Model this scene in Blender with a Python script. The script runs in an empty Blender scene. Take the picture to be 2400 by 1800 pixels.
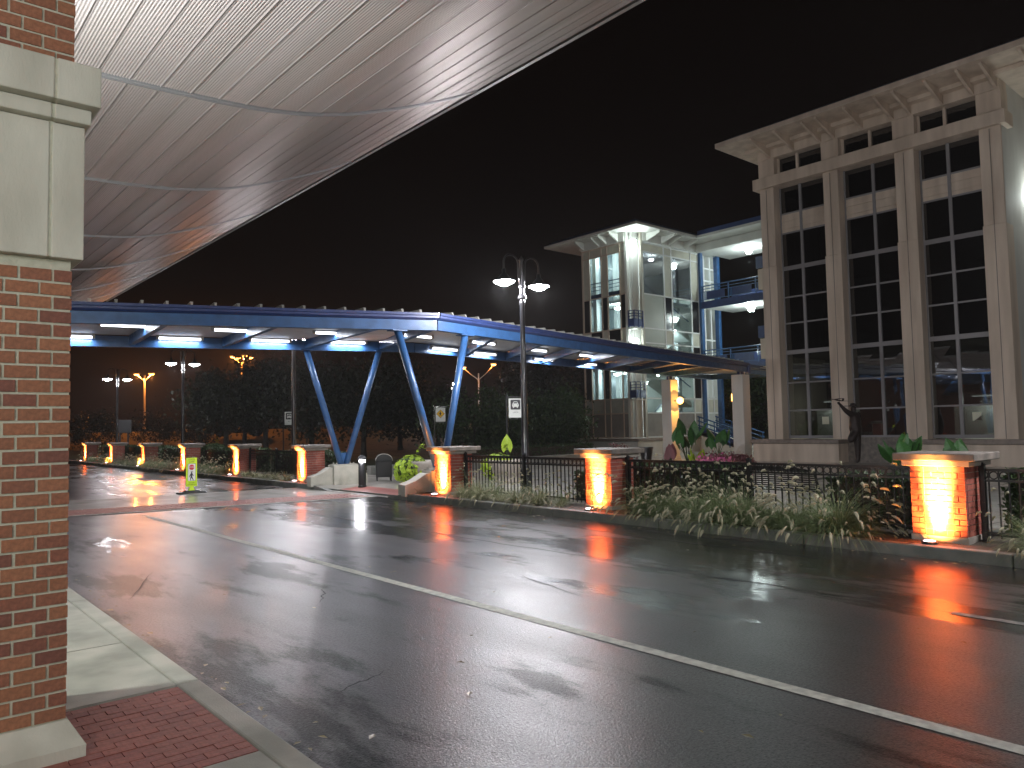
import bpy, bmesh, math, random
import numpy as np
from mathutils import Vector, Matrix
random.seed(7); RNG = np.random.default_rng(7)
PI = math.pi
scene = bpy.context.scene
C = scene.collection

# ------------------------------------------------------------------ camera, world, exposure
CAM_H = 1.62
YAW = math.radians(40.6); PITCH = math.atan(100/1780); ROLL = math.radians(1.14)
fw = Vector((math.sin(YAW)*math.cos(PITCH), math.cos(YAW)*math.cos(PITCH), math.sin(PITCH)))
r0 = Vector((math.cos(YAW), -math.sin(YAW), 0)); u0 = r0.cross(fw)
cr = math.cos(ROLL)*r0 - math.sin(ROLL)*u0; cu = math.sin(ROLL)*r0 + math.cos(ROLL)*u0
cam = bpy.data.cameras.new('camera'); camo = bpy.data.objects.new('camera', cam); C.objects.link(camo)
M = Matrix(((cr.x, cu.x, -fw.x, 0), (cr.y, cu.y, -fw.y, 0), (cr.z, cu.z, -fw.z, CAM_H), (0, 0, 0, 1)))
camo.matrix_world = M
cam.sensor_width = 36; cam.lens = 36*1780/2400; cam.clip_end = 2000; cam.clip_start = .05
scene.camera = camo
world = bpy.data.worlds.new('World'); scene.world = world; world.use_nodes = True
bgn = world.node_tree.nodes['Background']
bgn.inputs[0].default_value = (.80, .48, .40, 1); bgn.inputs[1].default_value = .0013   # overcast town sky at night
scene.view_settings.view_transform = 'Standard'; scene.view_settings.look = 'None'
scene.view_settings.exposure = 1.0; scene.view_settings.gamma = 1
scene.cycles.use_denoising = True
scene.cycles.max_bounces = 6; scene.cycles.diffuse_bounces = 3; scene.cycles.glossy_bounces = 3
scene.cycles.transparent_max_bounces = 12; scene.cycles.transmission_bounces = 2; scene.cycles.volume_bounces = 0
scene.cycles.sample_clamp_indirect = 4; scene.cycles.caustics_reflective = False; scene.cycles.caustics_refractive = False

# ------------------------------------------------------------------ helpers
def tag(o, label=None, cat=None, group=None, kind=None):
    if label: o['label'] = label
    if cat: o['category'] = cat
    if group: o['group'] = group
    if kind: o['kind'] = kind
    return o
def empty(name, loc=(0, 0, 0), rz=0, label=None, cat=None, group=None):
    o = bpy.data.objects.new(name, None); C.objects.link(o); o.location = loc; o.rotation_euler = (0, 0, rz)
    o.empty_display_size = .2
    return tag(o, label, cat, group)
def link(name, me, parent=None, loc=None, rz=None):
    o = bpy.data.objects.new(name, me); C.objects.link(o)
    if parent is not None: o.parent = parent
    if loc is not None: o.location = loc
    if rz is not None: o.rotation_euler = (0, 0, rz)
    return o
def copy_tree(o, parent=None):
    c = o.copy(); C.objects.link(c); c.parent = parent
    for ch in list(o.children): copy_tree(ch, c)
    return c
class MB:
    def __init__(s): s.v = []; s.f = []
    def add(s, vs, fs):
        n = len(s.v); s.v += [tuple(v) for v in vs]; s.f += [tuple(n+i for i in f) for f in fs]; return s
    def box(s, x0, x1, y0, y1, z0, z1):
        if x0 > x1: x0, x1 = x1, x0
        if y0 > y1: y0, y1 = y1, y0
        if z0 > z1: z0, z1 = z1, z0
        return s.add([(x0,y0,z0),(x1,y0,z0),(x1,y1,z0),(x0,y1,z0),(x0,y0,z1),(x1,y0,z1),(x1,y1,z1),(x0,y1,z1)],
                     [(0,3,2,1),(4,5,6,7),(0,1,5,4),(1,2,6,5),(2,3,7,6),(3,0,4,7)])
    def hexa(s, lo, hi):   # two quads, bottom and top, both counter-clockwise seen from above
        return s.add(list(lo)+list(hi), [(0,3,2,1),(4,5,6,7),(0,1,5,4),(1,2,6,5),(2,3,7,6),(3,0,4,7)])
    def beam(s, a, b, w, h, up=(0,0,1)):   # box from a to b: w across, h along up, centred
        a = Vector(a); b = Vector(b); d = (b-a).normalized(); u = Vector(up)
        sd = d.cross(u).normalized(); u = sd.cross(d)
        q = [a-sd*w/2-u*h/2, a+sd*w/2-u*h/2, a+sd*w/2+u*h/2, a-sd*w/2+u*h/2]
        q2 = [p+(b-a) for p in q]
        return s.add(q+q2, [(3,2,1,0),(4,5,6,7),(0,1,5,4),(1,2,6,5),(2,3,7,6),(3,0,4,7)])
    def vbeam(s, a, b, w, z0, z1):   # wall-like beam between plan points, z as offsets from a.z/b.z
        a = Vector(a); b = Vector(b); d = Vector((b.x-a.x, b.y-a.y, 0)).normalized(); n = Vector((-d.y, d.x, 0))*w/2
        lo = [a-n+Vector((0,0,z0)), b-n+Vector((0,0,z0)), b+n+Vector((0,0,z0)), a+n+Vector((0,0,z0))]
        hi = [p+Vector((0,0,z1-z0)) for p in lo]
        return s.hexa(lo, hi)
    def prism(s, poly, axis, a, b):  # poly: 2d points, extruded on axis ('x': (y,z); 'y': (x,z); 'z': (x,y))
        def P(p, t):
            return (t, p[0], p[1]) if axis == 'x' else (p[0], t, p[1]) if axis == 'y' else (p[0], p[1], t)
        n = len(poly)
        return s.add([P(p, a) for p in poly]+[P(p, b) for p in poly],
                     [tuple(range(n))[::-1], tuple(range(n, 2*n))]+[(i, (i+1) % n, n+(i+1) % n, n+i) for i in range(n)])
    def tube(s, pts, r, n=8, cap=True):
        pts = [Vector(p) for p in pts]; m = len(pts); rs = r if isinstance(r, (list, tuple)) else [r]*m
        base = len(s.v); up = None
        for i, p in enumerate(pts):
            d = (pts[min(i+1, m-1)]-pts[max(i-1, 0)]).normalized()
            if up is None: up = Vector((0,0,1)) if abs(d.z) < .9 else Vector((1,0,0))
            sd = d.cross(up).normalized(); up = sd.cross(d).normalized()
            for k in range(n):
                a = 2*PI*k/n; s.v.append(tuple(p+(sd*math.cos(a)+up*math.sin(a))*rs[i]))
        for i in range(m-1):
            for k in range(n):
                a = base+i*n+k; b = base+i*n+(k+1) % n; s.f.append((a, b, b+n, a+n))
        if cap:
            s.f.append(tuple(base+k for k in range(n))[::-1]); s.f.append(tuple(base+(m-1)*n+k for k in range(n)))
        return s
    def lathe(s, prof, c=(0,0,0), n=20):
        base = len(s.v); m = len(prof)
        for (r, z) in prof:
            for k in range(n):
                a = 2*PI*k/n; s.v.append((c[0]+r*math.cos(a), c[1]+r*math.sin(a), c[2]+z))
        for i in range(m-1):
            for k in range(n):
                a = base+i*n+k; b = base+i*n+(k+1) % n; s.f.append((a, b, b+n, a+n))
        if prof[0][0] > 1e-4: s.f.append(tuple(base+k for k in range(n))[::-1])
        if prof[-1][0] > 1e-4: s.f.append(tuple(base+(m-1)*n+k for k in range(n)))
        return s
    def ring(s, c, nrm, R, r, n=14, m=6):
        c = Vector(c); nr = Vector(nrm).normalized(); a = nr.orthogonal().normalized(); b = nr.cross(a)
        pts = [c+(a*math.cos(2*PI*k/n)+b*math.sin(2*PI*k/n))*R for k in range(n)]
        base = len(s.v)
        for k in range(n):
            rad = (pts[k]-c).normalized()
            for j in range(m):
                t = 2*PI*j/m; s.v.append(tuple(pts[k]+(rad*math.cos(t)+nr*math.sin(t))*r))
        for k in range(n):
            for j in range(m):
                k2 = (k+1) % n; j2 = (j+1) % m
                s.f.append((base+k*m+j, base+k2*m+j, base+k2*m+j2, base+k*m+j2))
        return s
    def mesh(s, name, mat, smooth=False):
        me = bpy.data.meshes.new(name); me.from_pydata(s.v, [], s.f); me.update()
        if mat: me.materials.append(mat)
        if smooth: me.polygons.foreach_set('use_smooth', [True]*len(me.polygons))
        return me
    def build(s, name, mat, parent=None, smooth=False, bevel=0, loc=None):
        o = link(name, s.mesh(name, mat, smooth), parent, loc)
        if bevel:
            b = o.modifiers.new('bevel', 'BEVEL'); b.width = bevel; b.segments = 2; b.limit_method = 'ANGLE'
        return o

# ------------------------------------------------------------------ materials
def newmat(name):
    m = bpy.data.materials.new(name); m.use_nodes = True; nt = m.node_tree
    return m, nt, nt.nodes['Principled BSDF'], nt.nodes['Material Output']
def N(nt, t, **kw):
    n = nt.nodes.new(t)
    for k, v in kw.items():
        if k.startswith('i_'):
            key = k[2:]; key = int(key) if key.isdigit() else key.replace('_', ' ')
            n.inputs[key].default_value = v
        else: setattr(n, k, v)
    return n
def surf(name, col, rough=.6, metal=0, col2=None, scale=4, detail=6, bump=0, bscale=60, rvar=0, coat=0, spec=.5, stretch=None, coords='Object'):
    m, nt, b, out = newmat(name)
    b.inputs['Metallic'].default_value = metal; b.inputs['Roughness'].default_value = rough
    b.inputs['Base Color'].default_value = (*col, 1); b.inputs['Specular IOR Level'].default_value = spec
    if coat: b.inputs['Coat Weight'].default_value = coat; b.inputs['Coat Roughness'].default_value = .08
    tc = N(nt, 'ShaderNodeTexCoord'); src = tc.outputs[coords]
    if stretch:
        mp = N(nt, 'ShaderNodeMapping'); mp.inputs['Scale'].default_value = stretch; nt.links.new(src, mp.inputs[0]); src = mp.outputs[0]
    if col2 or rvar:
        nz = N(nt, 'ShaderNodeTexNoise', i_Scale=scale, i_Detail=detail); nt.links.new(src, nz.inputs['Vector'])
        if col2:
            mx = N(nt, 'ShaderNodeMix', data_type='RGBA'); mx.inputs[6].default_value = (*col, 1); mx.inputs[7].default_value = (*col2, 1)
            rp = N(nt, 'ShaderNodeMapRange', i_1=.35, i_2=.65); nt.links.new(nz.outputs[0], rp.inputs[0])
            nt.links.new(rp.outputs[0], mx.inputs[0]); nt.links.new(mx.outputs[2], b.inputs['Base Color'])
        if rvar:
            rr = N(nt, 'ShaderNodeMapRange', i_1=.3, i_2=.7, i_3=max(.02, rough-rvar), i_4=rough+rvar)
            nt.links.new(nz.outputs[0], rr.inputs[0]); nt.links.new(rr.outputs[0], b.inputs['Roughness'])
    if bump:
        nb = N(nt, 'ShaderNodeTexNoise', i_Scale=bscale, i_Detail=4); nt.links.new(src, nb.inputs['Vector'])
        bp = N(nt, 'ShaderNodeBump', i_Strength=bump, i_Distance=.01); nt.links.new(nb.outputs[0], bp.inputs['Height'])
        nt.links.new(bp.outputs[0], b.inputs['Normal'])
    return m
def emit(name, col, strength):
    m, nt, b, out = newmat(name); nt.nodes.remove(b)
    e = N(nt, 'ShaderNodeEmission'); e.inputs[0].default_value = (*col, 1); e.inputs[1].default_value = strength
    nt.links.new(e.outputs[0], out.inputs[0]); return m
def glass(name, tint=(.5, .55, .55), rough=.02, refl=1.0, f0=.08):
    m, nt, b, out = newmat(name); nt.nodes.remove(b)
    t = N(nt, 'ShaderNodeBsdfTransparent'); t.inputs[0].default_value = (*tint, 1)
    g = N(nt, 'ShaderNodeBsdfGlossy'); g.inputs['Roughness'].default_value = rough; g.inputs[0].default_value = (refl, refl, refl, 1)
    lw = N(nt, 'ShaderNodeLayerWeight'); lw.inputs[0].default_value = .5
    pw_ = N(nt, 'ShaderNodeMath', operation='POWER'); pw_.inputs[1].default_value = 4; nt.links.new(lw.outputs['Facing'], pw_.inputs[0])
    ad = N(nt, 'ShaderNodeMath', operation='ADD', use_clamp=True); ad.inputs[1].default_value = f0; nt.links.new(pw_.outputs[0], ad.inputs[0])
    mx = N(nt, 'ShaderNodeMixShader'); nt.links.new(ad.outputs[0], mx.inputs[0])
    nt.links.new(t.outputs[0], mx.inputs[1]); nt.links.new(g.outputs[0], mx.inputs[2]); nt.links.new(mx.outputs[0], out.inputs[0])
    return m
def brickmat(name, cols, rough=.75):
    m, nt, b, out = newmat(name); b.inputs['Roughness'].default_value = rough
    oi = N(nt, 'ShaderNodeObjectInfo'); ge = N(nt, 'ShaderNodeNewGeometry')
    ad = N(nt, 'ShaderNodeMath', operation='ADD'); nt.links.new(oi.outputs['Random'], ad.inputs[0]); nt.links.new(ge.outputs['Random Per Island'], ad.inputs[1])
    fr = N(nt, 'ShaderNodeMath', operation='FRACT'); nt.links.new(ad.outputs[0], fr.inputs[0])
    cr_ = N(nt, 'ShaderNodeValToRGB'); el = cr_.color_ramp.elements; el[0].color = (*cols[0], 1); el[1].color = (*cols[-1], 1)
    for i, c in enumerate(cols[1:-1]): e = el.new((i+1)/(len(cols)-1)); e.color = (*c, 1)
    nt.links.new(fr.outputs[0], cr_.inputs[0])
    tc = N(nt, 'ShaderNodeTexCoord'); nz = N(nt, 'ShaderNodeTexNoise', i_Scale=55, i_Detail=5); nt.links.new(tc.outputs['Object'], nz.inputs['Vector'])
    mr = N(nt, 'ShaderNodeMapRange', i_1=.3, i_2=.7, i_3=.72, i_4=1.18); nt.links.new(nz.outputs[0], mr.inputs[0])
    mu = N(nt, 'ShaderNodeMix', data_type='RGBA', blend_type='MULTIPLY'); mu.inputs[0].default_value = 1
    nt.links.new(cr_.outputs[0], mu.inputs[6]); nt.links.new(mr.outputs[0], mu.inputs[7]); nt.links.new(mu.outputs[2], b.inputs['Base Color'])
    bp = N(nt, 'ShaderNodeBump', i_Strength=.5, i_Distance=.004); nt.links.new(nz.outputs[0], bp.inputs['Height']); nt.links.new(bp.outputs[0], b.inputs['Normal'])
    return m
def leafmat(name, c1, c2, rough=.5, trans=.25):
    m, nt, b, out = newmat(name); b.inputs['Roughness'].default_value = rough
    ge = N(nt, 'ShaderNodeNewGeometry'); mx = N(nt, 'ShaderNodeMix', data_type='RGBA')
    mx.inputs[6].default_value = (*c1, 1); mx.inputs[7].default_value = (*c2, 1)
    nt.links.new(ge.outputs['Random Per Island'], mx.inputs[0]); nt.links.new(mx.outputs[2], b.inputs['Base Color'])
    if trans:
        t = N(nt, 'ShaderNodeBsdfTranslucent'); nt.links.new(mx.outputs[2], t.inputs[0])
        ms = N(nt, 'ShaderNodeMixShader'); ms.inputs[0].default_value = trans
        nt.links.new(b.outputs[0], ms.inputs[1]); nt.links.new(t.outputs[0], ms.inputs[2]); nt.links.new(ms.outputs[0], out.inputs[0])
    return m
def wet_asphalt(name):
    m, nt, b, out = newmat(name); L = nt.links.new
    tc = N(nt, 'ShaderNodeTexCoord'); mp = N(nt, 'ShaderNodeMapping'); mp.inputs['Scale'].default_value = (1, .33, 1); L(tc.outputs['Object'], mp.inputs[0])
    n1 = N(nt, 'ShaderNodeTexNoise', i_Scale=.85, i_Detail=8, i_Roughness=.62); L(mp.outputs[0], n1.inputs['Vector'])          # puddles, drawn out along the road
    n2 = N(nt, 'ShaderNodeTexNoise', i_Scale=75, i_Detail=3, i_Roughness=.7); L(tc.outputs['Object'], n2.inputs['Vector'])       # aggregate
    n3 = N(nt, 'ShaderNodeTexNoise', i_Scale=2.2, i_Detail=6); L(mp.outputs[0], n3.inputs['Vector'])
    v1 = N(nt, 'ShaderNodeTexVoronoi', i_Scale=95); L(tc.outputs['Object'], v1.inputs['Vector'])
    sx = N(nt, 'ShaderNodeSeparateXYZ'); L(tc.outputs['Object'], sx.inputs[0])
    cm = N(nt, 'ShaderNodeMapRange', interpolation_type='SMOOTHSTEP', i_1=4.0, i_2=7.6, i_3=.15, i_4=-.065); L(sx.outputs[0], cm.inputs[0])   # the crown drains, water stands by the far gutter
    sm = N(nt, 'ShaderNodeMath', operation='ADD'); L(n1.outputs[0], sm.inputs[0]); L(cm.outputs[0], sm.inputs[1])
    wet = N(nt, 'ShaderNodeMapRange', interpolation_type='SMOOTHSTEP', i_1=.445, i_2=.525); L(sm.outputs[0], wet.inputs[0])      # 0 standing water, 1 open asphalt
    r2 = N(nt, 'ShaderNodeMapRange', i_1=.3, i_2=.7, i_3=.29, i_4=.38); L(n3.outputs[0], r2.inputs[0]); L(r2.outputs[0], b.inputs['Roughness'])
    cw_ = N(nt, 'ShaderNodeMapRange', i_1=0, i_2=1, i_3=1.0, i_4=.0); L(wet.outputs[0], cw_.inputs[0]); L(cw_.outputs[0], b.inputs['Coat Weight'])
    b.inputs['Coat Roughness'].default_value = .20; b.inputs['Coat IOR'].default_value = 1.42
    mp4 = N(nt, 'ShaderNodeMapping'); mp4.inputs['Scale'].default_value = (1, .28, 1); mp4.inputs['Location'].default_value = (3.1, 7.7, 0); L(tc.outputs['Object'], mp4.inputs[0])
    n4 = N(nt, 'ShaderNodeTexNoise', i_Scale=.95, i_Detail=8, i_Roughness=.64); L(mp4.outputs[0], n4.inputs['Vector'])            # oil-soaked, dull strips in the near lane
    dx = N(nt, 'ShaderNodeMapRange', interpolation_type='SMOOTHSTEP', i_1=1.5, i_2=3.0, i_3=.10, i_4=0); L(sx.outputs[0], dx.inputs[0])
    dx2 = N(nt, 'ShaderNodeMapRange', interpolation_type='SMOOTHSTEP', i_1=3.6, i_2=5.5, i_3=0, i_4=-.12); L(sx.outputs[0], dx2.inputs[0])
    d1 = N(nt, 'ShaderNodeMath', operation='ADD'); L(n4.outputs[0], d1.inputs[0]); L(dx.outputs[0], d1.inputs[1])
    d2 = N(nt, 'ShaderNodeMath', operation='ADD'); L(d1.outputs[0], d2.inputs[0]); L(dx2.outputs[0], d2.inputs[1])
    dry = N(nt, 'ShaderNodeMapRange', interpolation_type='SMOOTHSTEP', i_1=.53, i_2=.61); L(d2.outputs[0], dry.inputs[0])
    sl = N(nt, 'ShaderNodeMapRange', i_1=0, i_2=1, i_3=.08, i_4=.80); L(wet.outputs[0], sl.inputs[0])
    sd = N(nt, 'ShaderNodeMapRange', i_1=0, i_2=1, i_3=1, i_4=.16); L(dry.outputs[0], sd.inputs[0])
    sm2 = N(nt, 'ShaderNodeMath', operation='MULTIPLY'); L(sl.outputs[0], sm2.inputs[0]); L(sd.outputs[0], sm2.inputs[1])
    n5 = N(nt, 'ShaderNodeTexNoise', i_Scale=48, i_Detail=5, i_Roughness=.75); L(tc.outputs['Object'], n5.inputs['Vector'])
    gr = N(nt, 'ShaderNodeMapRange', i_1=.36, i_2=.66, i_3=.30, i_4=1.7); L(n5.outputs[0], gr.inputs[0])
    sm3 = N(nt, 'ShaderNodeMath', operation='MULTIPLY'); L(sm2.outputs[0], sm3.inputs[0]); L(gr.outputs[0], sm3.inputs[1]); L(sm3.outputs[0], b.inputs['Specular IOR Level'])
    mx = N(nt, 'ShaderNodeMix', data_type='RGBA'); mx.inputs[6].default_value = (.010, .010, .010, 1); mx.inputs[7].default_value = (.040, .035, .034, 1); L(wet.outputs[0], mx.inputs[0])
    mxd = N(nt, 'ShaderNodeMix', data_type='RGBA'); L(dry.outputs[0], mxd.inputs[0]); L(mx.outputs[2], mxd.inputs[6]); mxd.inputs[7].default_value = (.022, .025, .022, 1)
    sp = N(nt, 'ShaderNodeMapRange', i_1=.35, i_2=.68, i_3=.45, i_4=1.7); L(n2.outputs[0], sp.inputs[0])
    mu = N(nt, 'ShaderNodeMix', data_type='RGBA', blend_type='MULTIPLY'); mu.inputs[0].default_value = 1
    L(mxd.outputs[2], mu.inputs[6]); L(sp.outputs[0], mu.inputs[7]); L(mu.outputs[2], b.inputs['Base Color'])
    ad = N(nt, 'ShaderNodeMath', operation='ADD'); L(n2.outputs[0], ad.inputs[0]); L(v1.outputs[0], ad.inputs[1])
    b2 = N(nt, 'ShaderNodeBump', i_Distance=.02, i_Strength=.05); L(n3.outputs[0], b2.inputs['Height']); L(b2.outputs[0], b.inputs['Coat Normal'])
    bp = N(nt, 'ShaderNodeBump', i_Distance=.006, i_Strength=.22); L(ad.outputs[0], bp.inputs['Height']); L(b2.outputs[0], bp.inputs['Normal'])
    L(bp.outputs[0], b.inputs['Normal'])
    return m
MT = {}
MT['asphalt'] = wet_asphalt('wet_asphalt')
MT['brick'] = brickmat('red_brick', [(.24,.095,.05), (.29,.12,.06), (.31,.13,.065), (.23,.085,.05), (.17,.065,.045), (.29,.12,.058)])
MT['brick2'] = brickmat('pier_brick', [(.33,.085,.055), (.38,.11,.07), (.30,.07,.05), (.42,.13,.085)])
MT['paver'] = brickmat('paver_brick', [(.24,.075,.055), (.29,.09,.065), (.2,.06,.05), (.26,.085,.06)], .55)
MT['mortar'] = surf('mortar', (.52,.51,.40), .9, col2=(.44,.43,.33), scale=30, bump=.4)
MT['mortar2'] = surf('pier_mortar', (.5,.42,.36), .9, col2=(.42,.36,.3), scale=30)
MT['limestone'] = surf('limestone', (.58,.56,.47), .8, col2=(.43,.41,.335), scale=4, detail=9, stretch=(1,1,.35), bump=.25, bscale=90)
MT['capstone'] = surf('capstone', (.25,.215,.18), .5, col2=(.13,.115,.1), scale=6, bump=.3)
MT['concrete'] = surf('concrete', (.43,.42,.37), .62, col2=(.27,.27,.235), scale=2.2, detail=9, bump=.25, bscale=120, rvar=.12)
MT['wetconc'] = surf('wet_concrete', (.36,.33,.29), .42, col2=(.26,.24,.21), scale=1.3, bump=.15, bscale=90, rvar=.1, coat=.6)
MT['kerb'] = surf('kerb_concrete', (.2,.2,.18), .45, col2=(.13,.14,.125), scale=4, bump=.3, rvar=.12)
MT['pedestal'] = surf('pedestal_concrete', (.46,.44,.37), .7, col2=(.36,.35,.29), scale=4, bump=.3)
MT['stucco'] = surf('stucco', (.76,.645,.53), .85, col2=(.58,.48,.385), scale=2.2, stretch=(1,1,.14), coords='Object', bump=.2, bscale=150)
MT['stuccow'] = surf('pale_stucco', (.66,.66,.62), .8, col2=(.57,.57,.53), scale=1.6, stretch=(1,1,.25), bump=.15, bscale=150)
MT['panelw'] = surf('tan_panel', (.58,.56,.46), .6, col2=(.5,.48,.4), scale=2)
MT['sill'] = surf('sill_stone', (.30,.25,.21), .6, col2=(.22,.18,.155), scale=6)
MT['whitealu'] = surf('white_frame', (.72,.73,.72), .4)
MT['greyframe'] = surf('grey_frame', (.27,.26,.265), .45)
MT['orangelit'] = surf('orange_lit_frame', (.52,.42,.34), .5)  # frame colour carries the orange light on the tower's left face
MT['blue'] = surf('blue_paint', (.030,.098,.245), .40, col2=(.024,.075,.185), scale=5, rvar=.08, bump=.1, bscale=40, coat=.2)
MT['bluedk'] = surf('dark_blue_paint', (.024,.045,.15), .4, col2=(.02,.035,.115), scale=5, coat=.2)
MT['navy'] = surf('navy_roof', (.03,.055,.16), .45)
MT['ceil'] = surf('white_ceiling', (.52,.52,.52), .5, col2=(.44,.44,.44), scale=3)
MT['roofmetal'] = surf('roof_metal', (.55,.55,.5), .35, .6)
MT['black'] = surf('black_paint', (.012,.012,.013), .28, coat=.3)
MT['blackm'] = surf('black_matte', (.015,.015,.015), .6)
MT['soffit'] = surf('brushed_soffit', (.60,.525,.505), .42, .6, col2=(.50,.435,.41), scale=1.4, stretch=(3, .12, 1), rvar=.05)
MT['trim'] = surf('seam_trim', (.34,.33,.33), .45, .6)
MT['glass'] = glass('dark_glass', (.35,.36,.38), .015, f0=.13)
MT['glassT'] = glass('clear_glass', (.72,.78,.78), .03, f0=.04)
MT['darkpanel'] = surf('dark_spandrel', (.02,.018,.02), .15, spec=.6)
MT['white'] = surf('white_sign', (.75,.77,.72), .5)
MT['signblack'] = surf('sign_black', (.012,.011,.016), .5)
MT['lime'] = surf('sign_lime', (.62,.85,.02), .5)
MT['yellow'] = surf('sign_yellow', (.85,.5,.01), .5)
MT['red'] = surf('sign_red', (.55,.015,.03), .5)
MT['line'] = surf('line_paint', (.60,.60,.52), .6, col2=(.40,.40,.35), scale=14, bump=.2)
MT['soil'] = surf('soil', (.035,.027,.02), .8, col2=(.06,.045,.03), scale=14, bump=.6)
MT['grass'] = surf('dark_lawn', (.02,.035,.012), .8, col2=(.035,.05,.016), scale=3, bump=.6)
MT['bronze'] = surf('bronze', (.03,.018,.014), .5, .3, col2=(.018,.011,.009), scale=8)
MT['bark'] = surf('bark', (.05,.04,.03), .85, col2=(.03,.024,.018), scale=12, bump=.5)
MT['galv'] = surf('galvanised', (.45,.42,.36), .45, .4)
MT['tyre'] = surf('tyre', (.012,.012,.012), .8)
MT['chrome'] = surf('chrome', (.6,.6,.6), .2, 1)
MT['carpaint'] = surf('car_paint', (.006,.007,.009), .12, coat=.8)
MT['planter'] = surf('planter_concrete', (.38,.34,.29), .7, col2=(.3,.27,.23), scale=6, bump=.3)
MT['hydrant'] = surf('hydrant_paint', (.7,.42,.02), .45)
MT['leaf_dark'] = leafmat('tree_leaf', (.010,.017,.006), (.026,.032,.011))
MT['leaf_green'] = leafmat('bush_leaf', (.025,.055,.016), (.06,.10,.028))
MT['leaf_hedge'] = leafmat('hedge_leaf', (.025,.05,.02), (.05,.08,.025))
MT['leaf_lime'] = leafmat('vine_leaf', (.26,.42,.02), (.42,.55,.04))
MT['leaf_elephant'] = surf('elephant_ear', (.02,.085,.016), .45, col2=(.045,.14,.028), scale=9, stretch=(1,6,1), bump=.4, bscale=18)
MT['leaf_purple'] = leafmat('purple_leaf', (.16,.05,.07), (.28,.12,.12))
MT['flower'] = leafmat('pink_flower', (.55,.08,.32), (.7,.25,.3))
MT['blade'] = leafmat('grass_blade', (.13,.20,.08), (.30,.34,.17), .5)
MT['blade_pale'] = leafmat('pale_blade', (.20,.22,.11), (.36,.34,.19), .5)
MT['plume'] = leafmat('grass_plume', (.37,.35,.23), (.50,.47,.33), .8)
MT['tube'] = emit('fluorescent', (.86,.9,1), 3.2)
MT['lens'] = emit('lamp_lens', (.93,.92,1), 110)
MT['lenswarm'] = emit('uplight_lens', (1,.8,.85), 12)
MT['soda'] = emit('sodium_lens', (1,.34,.06), 9)
MT['amber'] = emit('amber_globe', (1,.46,.09), 6)
MT['cool'] = emit('cool_lens', (.88,1,.98), 60)
MT['flood'] = emit('flood_lens', (.85,1,.98), 55)
MT['paper'] = surf('paper', (.7,.7,.55), .7)

def light(kind, loc, power, col, parent=None, radius=.1, spot=None, blend=.5, to=None, size=None):
    l = bpy.data.lights.new('light', kind); l.energy = power; l.color = col
    if kind == 'AREA':
        l.shape = 'RECTANGLE'; l.size, l.size_y = size
    else: l.shadow_soft_size = radius
    if kind == 'SPOT': l.spot_size = spot; l.spot_blend = blend
    o = bpy.data.objects.new('light', l); C.objects.link(o); o.location = loc
    if to is not None: o.rotation_euler = (Vector(to)-Vector(loc)).to_track_quat('-Z', 'Y').to_euler()
    if parent is not None:
        o.parent = parent
        bpy.context.view_layer.update() if False else None
    return o
def woff(p):
    v = Vector((0, 0, 0))
    while p is not None: v += Vector(p.location); p = p.parent
    return v
def bw(mb, name, mat, parent, **k):    # a part whose vertices are in world coordinates (unrotated parents)
    return mb.build(name, mat, parent, loc=-woff(parent), **k)
def lw_(kind, loc, power, col, parent, **k):
    to = k.pop('to', None); off = woff(parent)
    return light(kind, Vector(loc)-off, power, col, parent, to=(None if to is None else Vector(to)-off), **k)

# ------------------------------------------------------------------ the setting: ground, road, kerbs, pavements
def struct(mb, name, mat, **k): return tag(mb.build(name, mat, **k), kind='structure')
struct(MB().add([(-600,-300,-.09),(900,-300,-.09),(900,900,-.09),(-600,900,-.09)], [(0,1,2,3)]), 'ground', MT['grass'])
road = struct(MB().add([(-12,-30,0),(9.46,-30,0),(9.46,110,0),(-12,110,0)], [(0,1,2,3)]), 'road', MT['asphalt'])
# lane lines
ln = MB().add([(4.26,-12,.004),(4.37,-12,.004),(4.37,16.3,.004),(4.26,16.3,.004)], [(0,1,2,3)])
struct(ln, 'lane_line', MT['line'])
struct(MB().add([(6.88,-8,.004),(6.97,-8,.004),(6.97,2.52,.004),(6.88,2.52,.004)], [(0,1,2,3)]), 'lane_line', surf('worn_line_paint', (.26,.26,.23), .5, col2=(.10,.10,.09), scale=9, bump=.2))
# tar seams along the road
for (x, y0, y1, w, sk) in ((6.9, 2.9, 14.6, .03, -.02), (8.55, 4.5, 15, .025, .01), (7.7, 21.5, 60, .03, .01), (5.6, 22, 40, .02, 0.004)):
    pts = []; n = 40; mb = MB()
    for i in range(n+1):
        y = y0+(y1-y0)*i/n; xx = x+sk*(y-y0)+.02*math.sin(i*1.7)+.015*math.sin(i*.6)
        pts.append((xx-w/2*(.7+.5*random.random()), y, .004)); pts.append((xx+w/2*(.7+.5*random.random()), y, .004))
    mb.add(pts, [(2*i, 2*i+1, 2*i+3, 2*i+2) for i in range(n)])
    struct(mb, 'tar_seam', MT['blackm'])
for (x0_, y0_, x1_, y1_) in ((2.2,4.35,2.75,4.5),(3.3,6.7,3.7,7.3),(2.0,8.2,2.6,9.6),(5.2,5.1,5.5,6.4),(7.9,6.0,8.3,8.4)):
    n = 14; mb = MB(); d = Vector((x1_-x0_, y1_-y0_, 0)); q = Vector((-d.y, d.x, 0)).normalized(); o_ = 0
    for i in range(n+1):
        o_ += random.gauss(0,.012); p = Vector((x0_, y0_, .004))+d*i/n+q*o_; w = .008*(1-abs(2*i/n-1))+.001
        mb.v += [tuple(p-q*w), tuple(p+q*w)]
    mb.f = [(2*i, 2*i+2, 2*i+3, 2*i+1) for i in range(n)]; struct(mb, 'road_crack', MT['blackm'])
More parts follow.
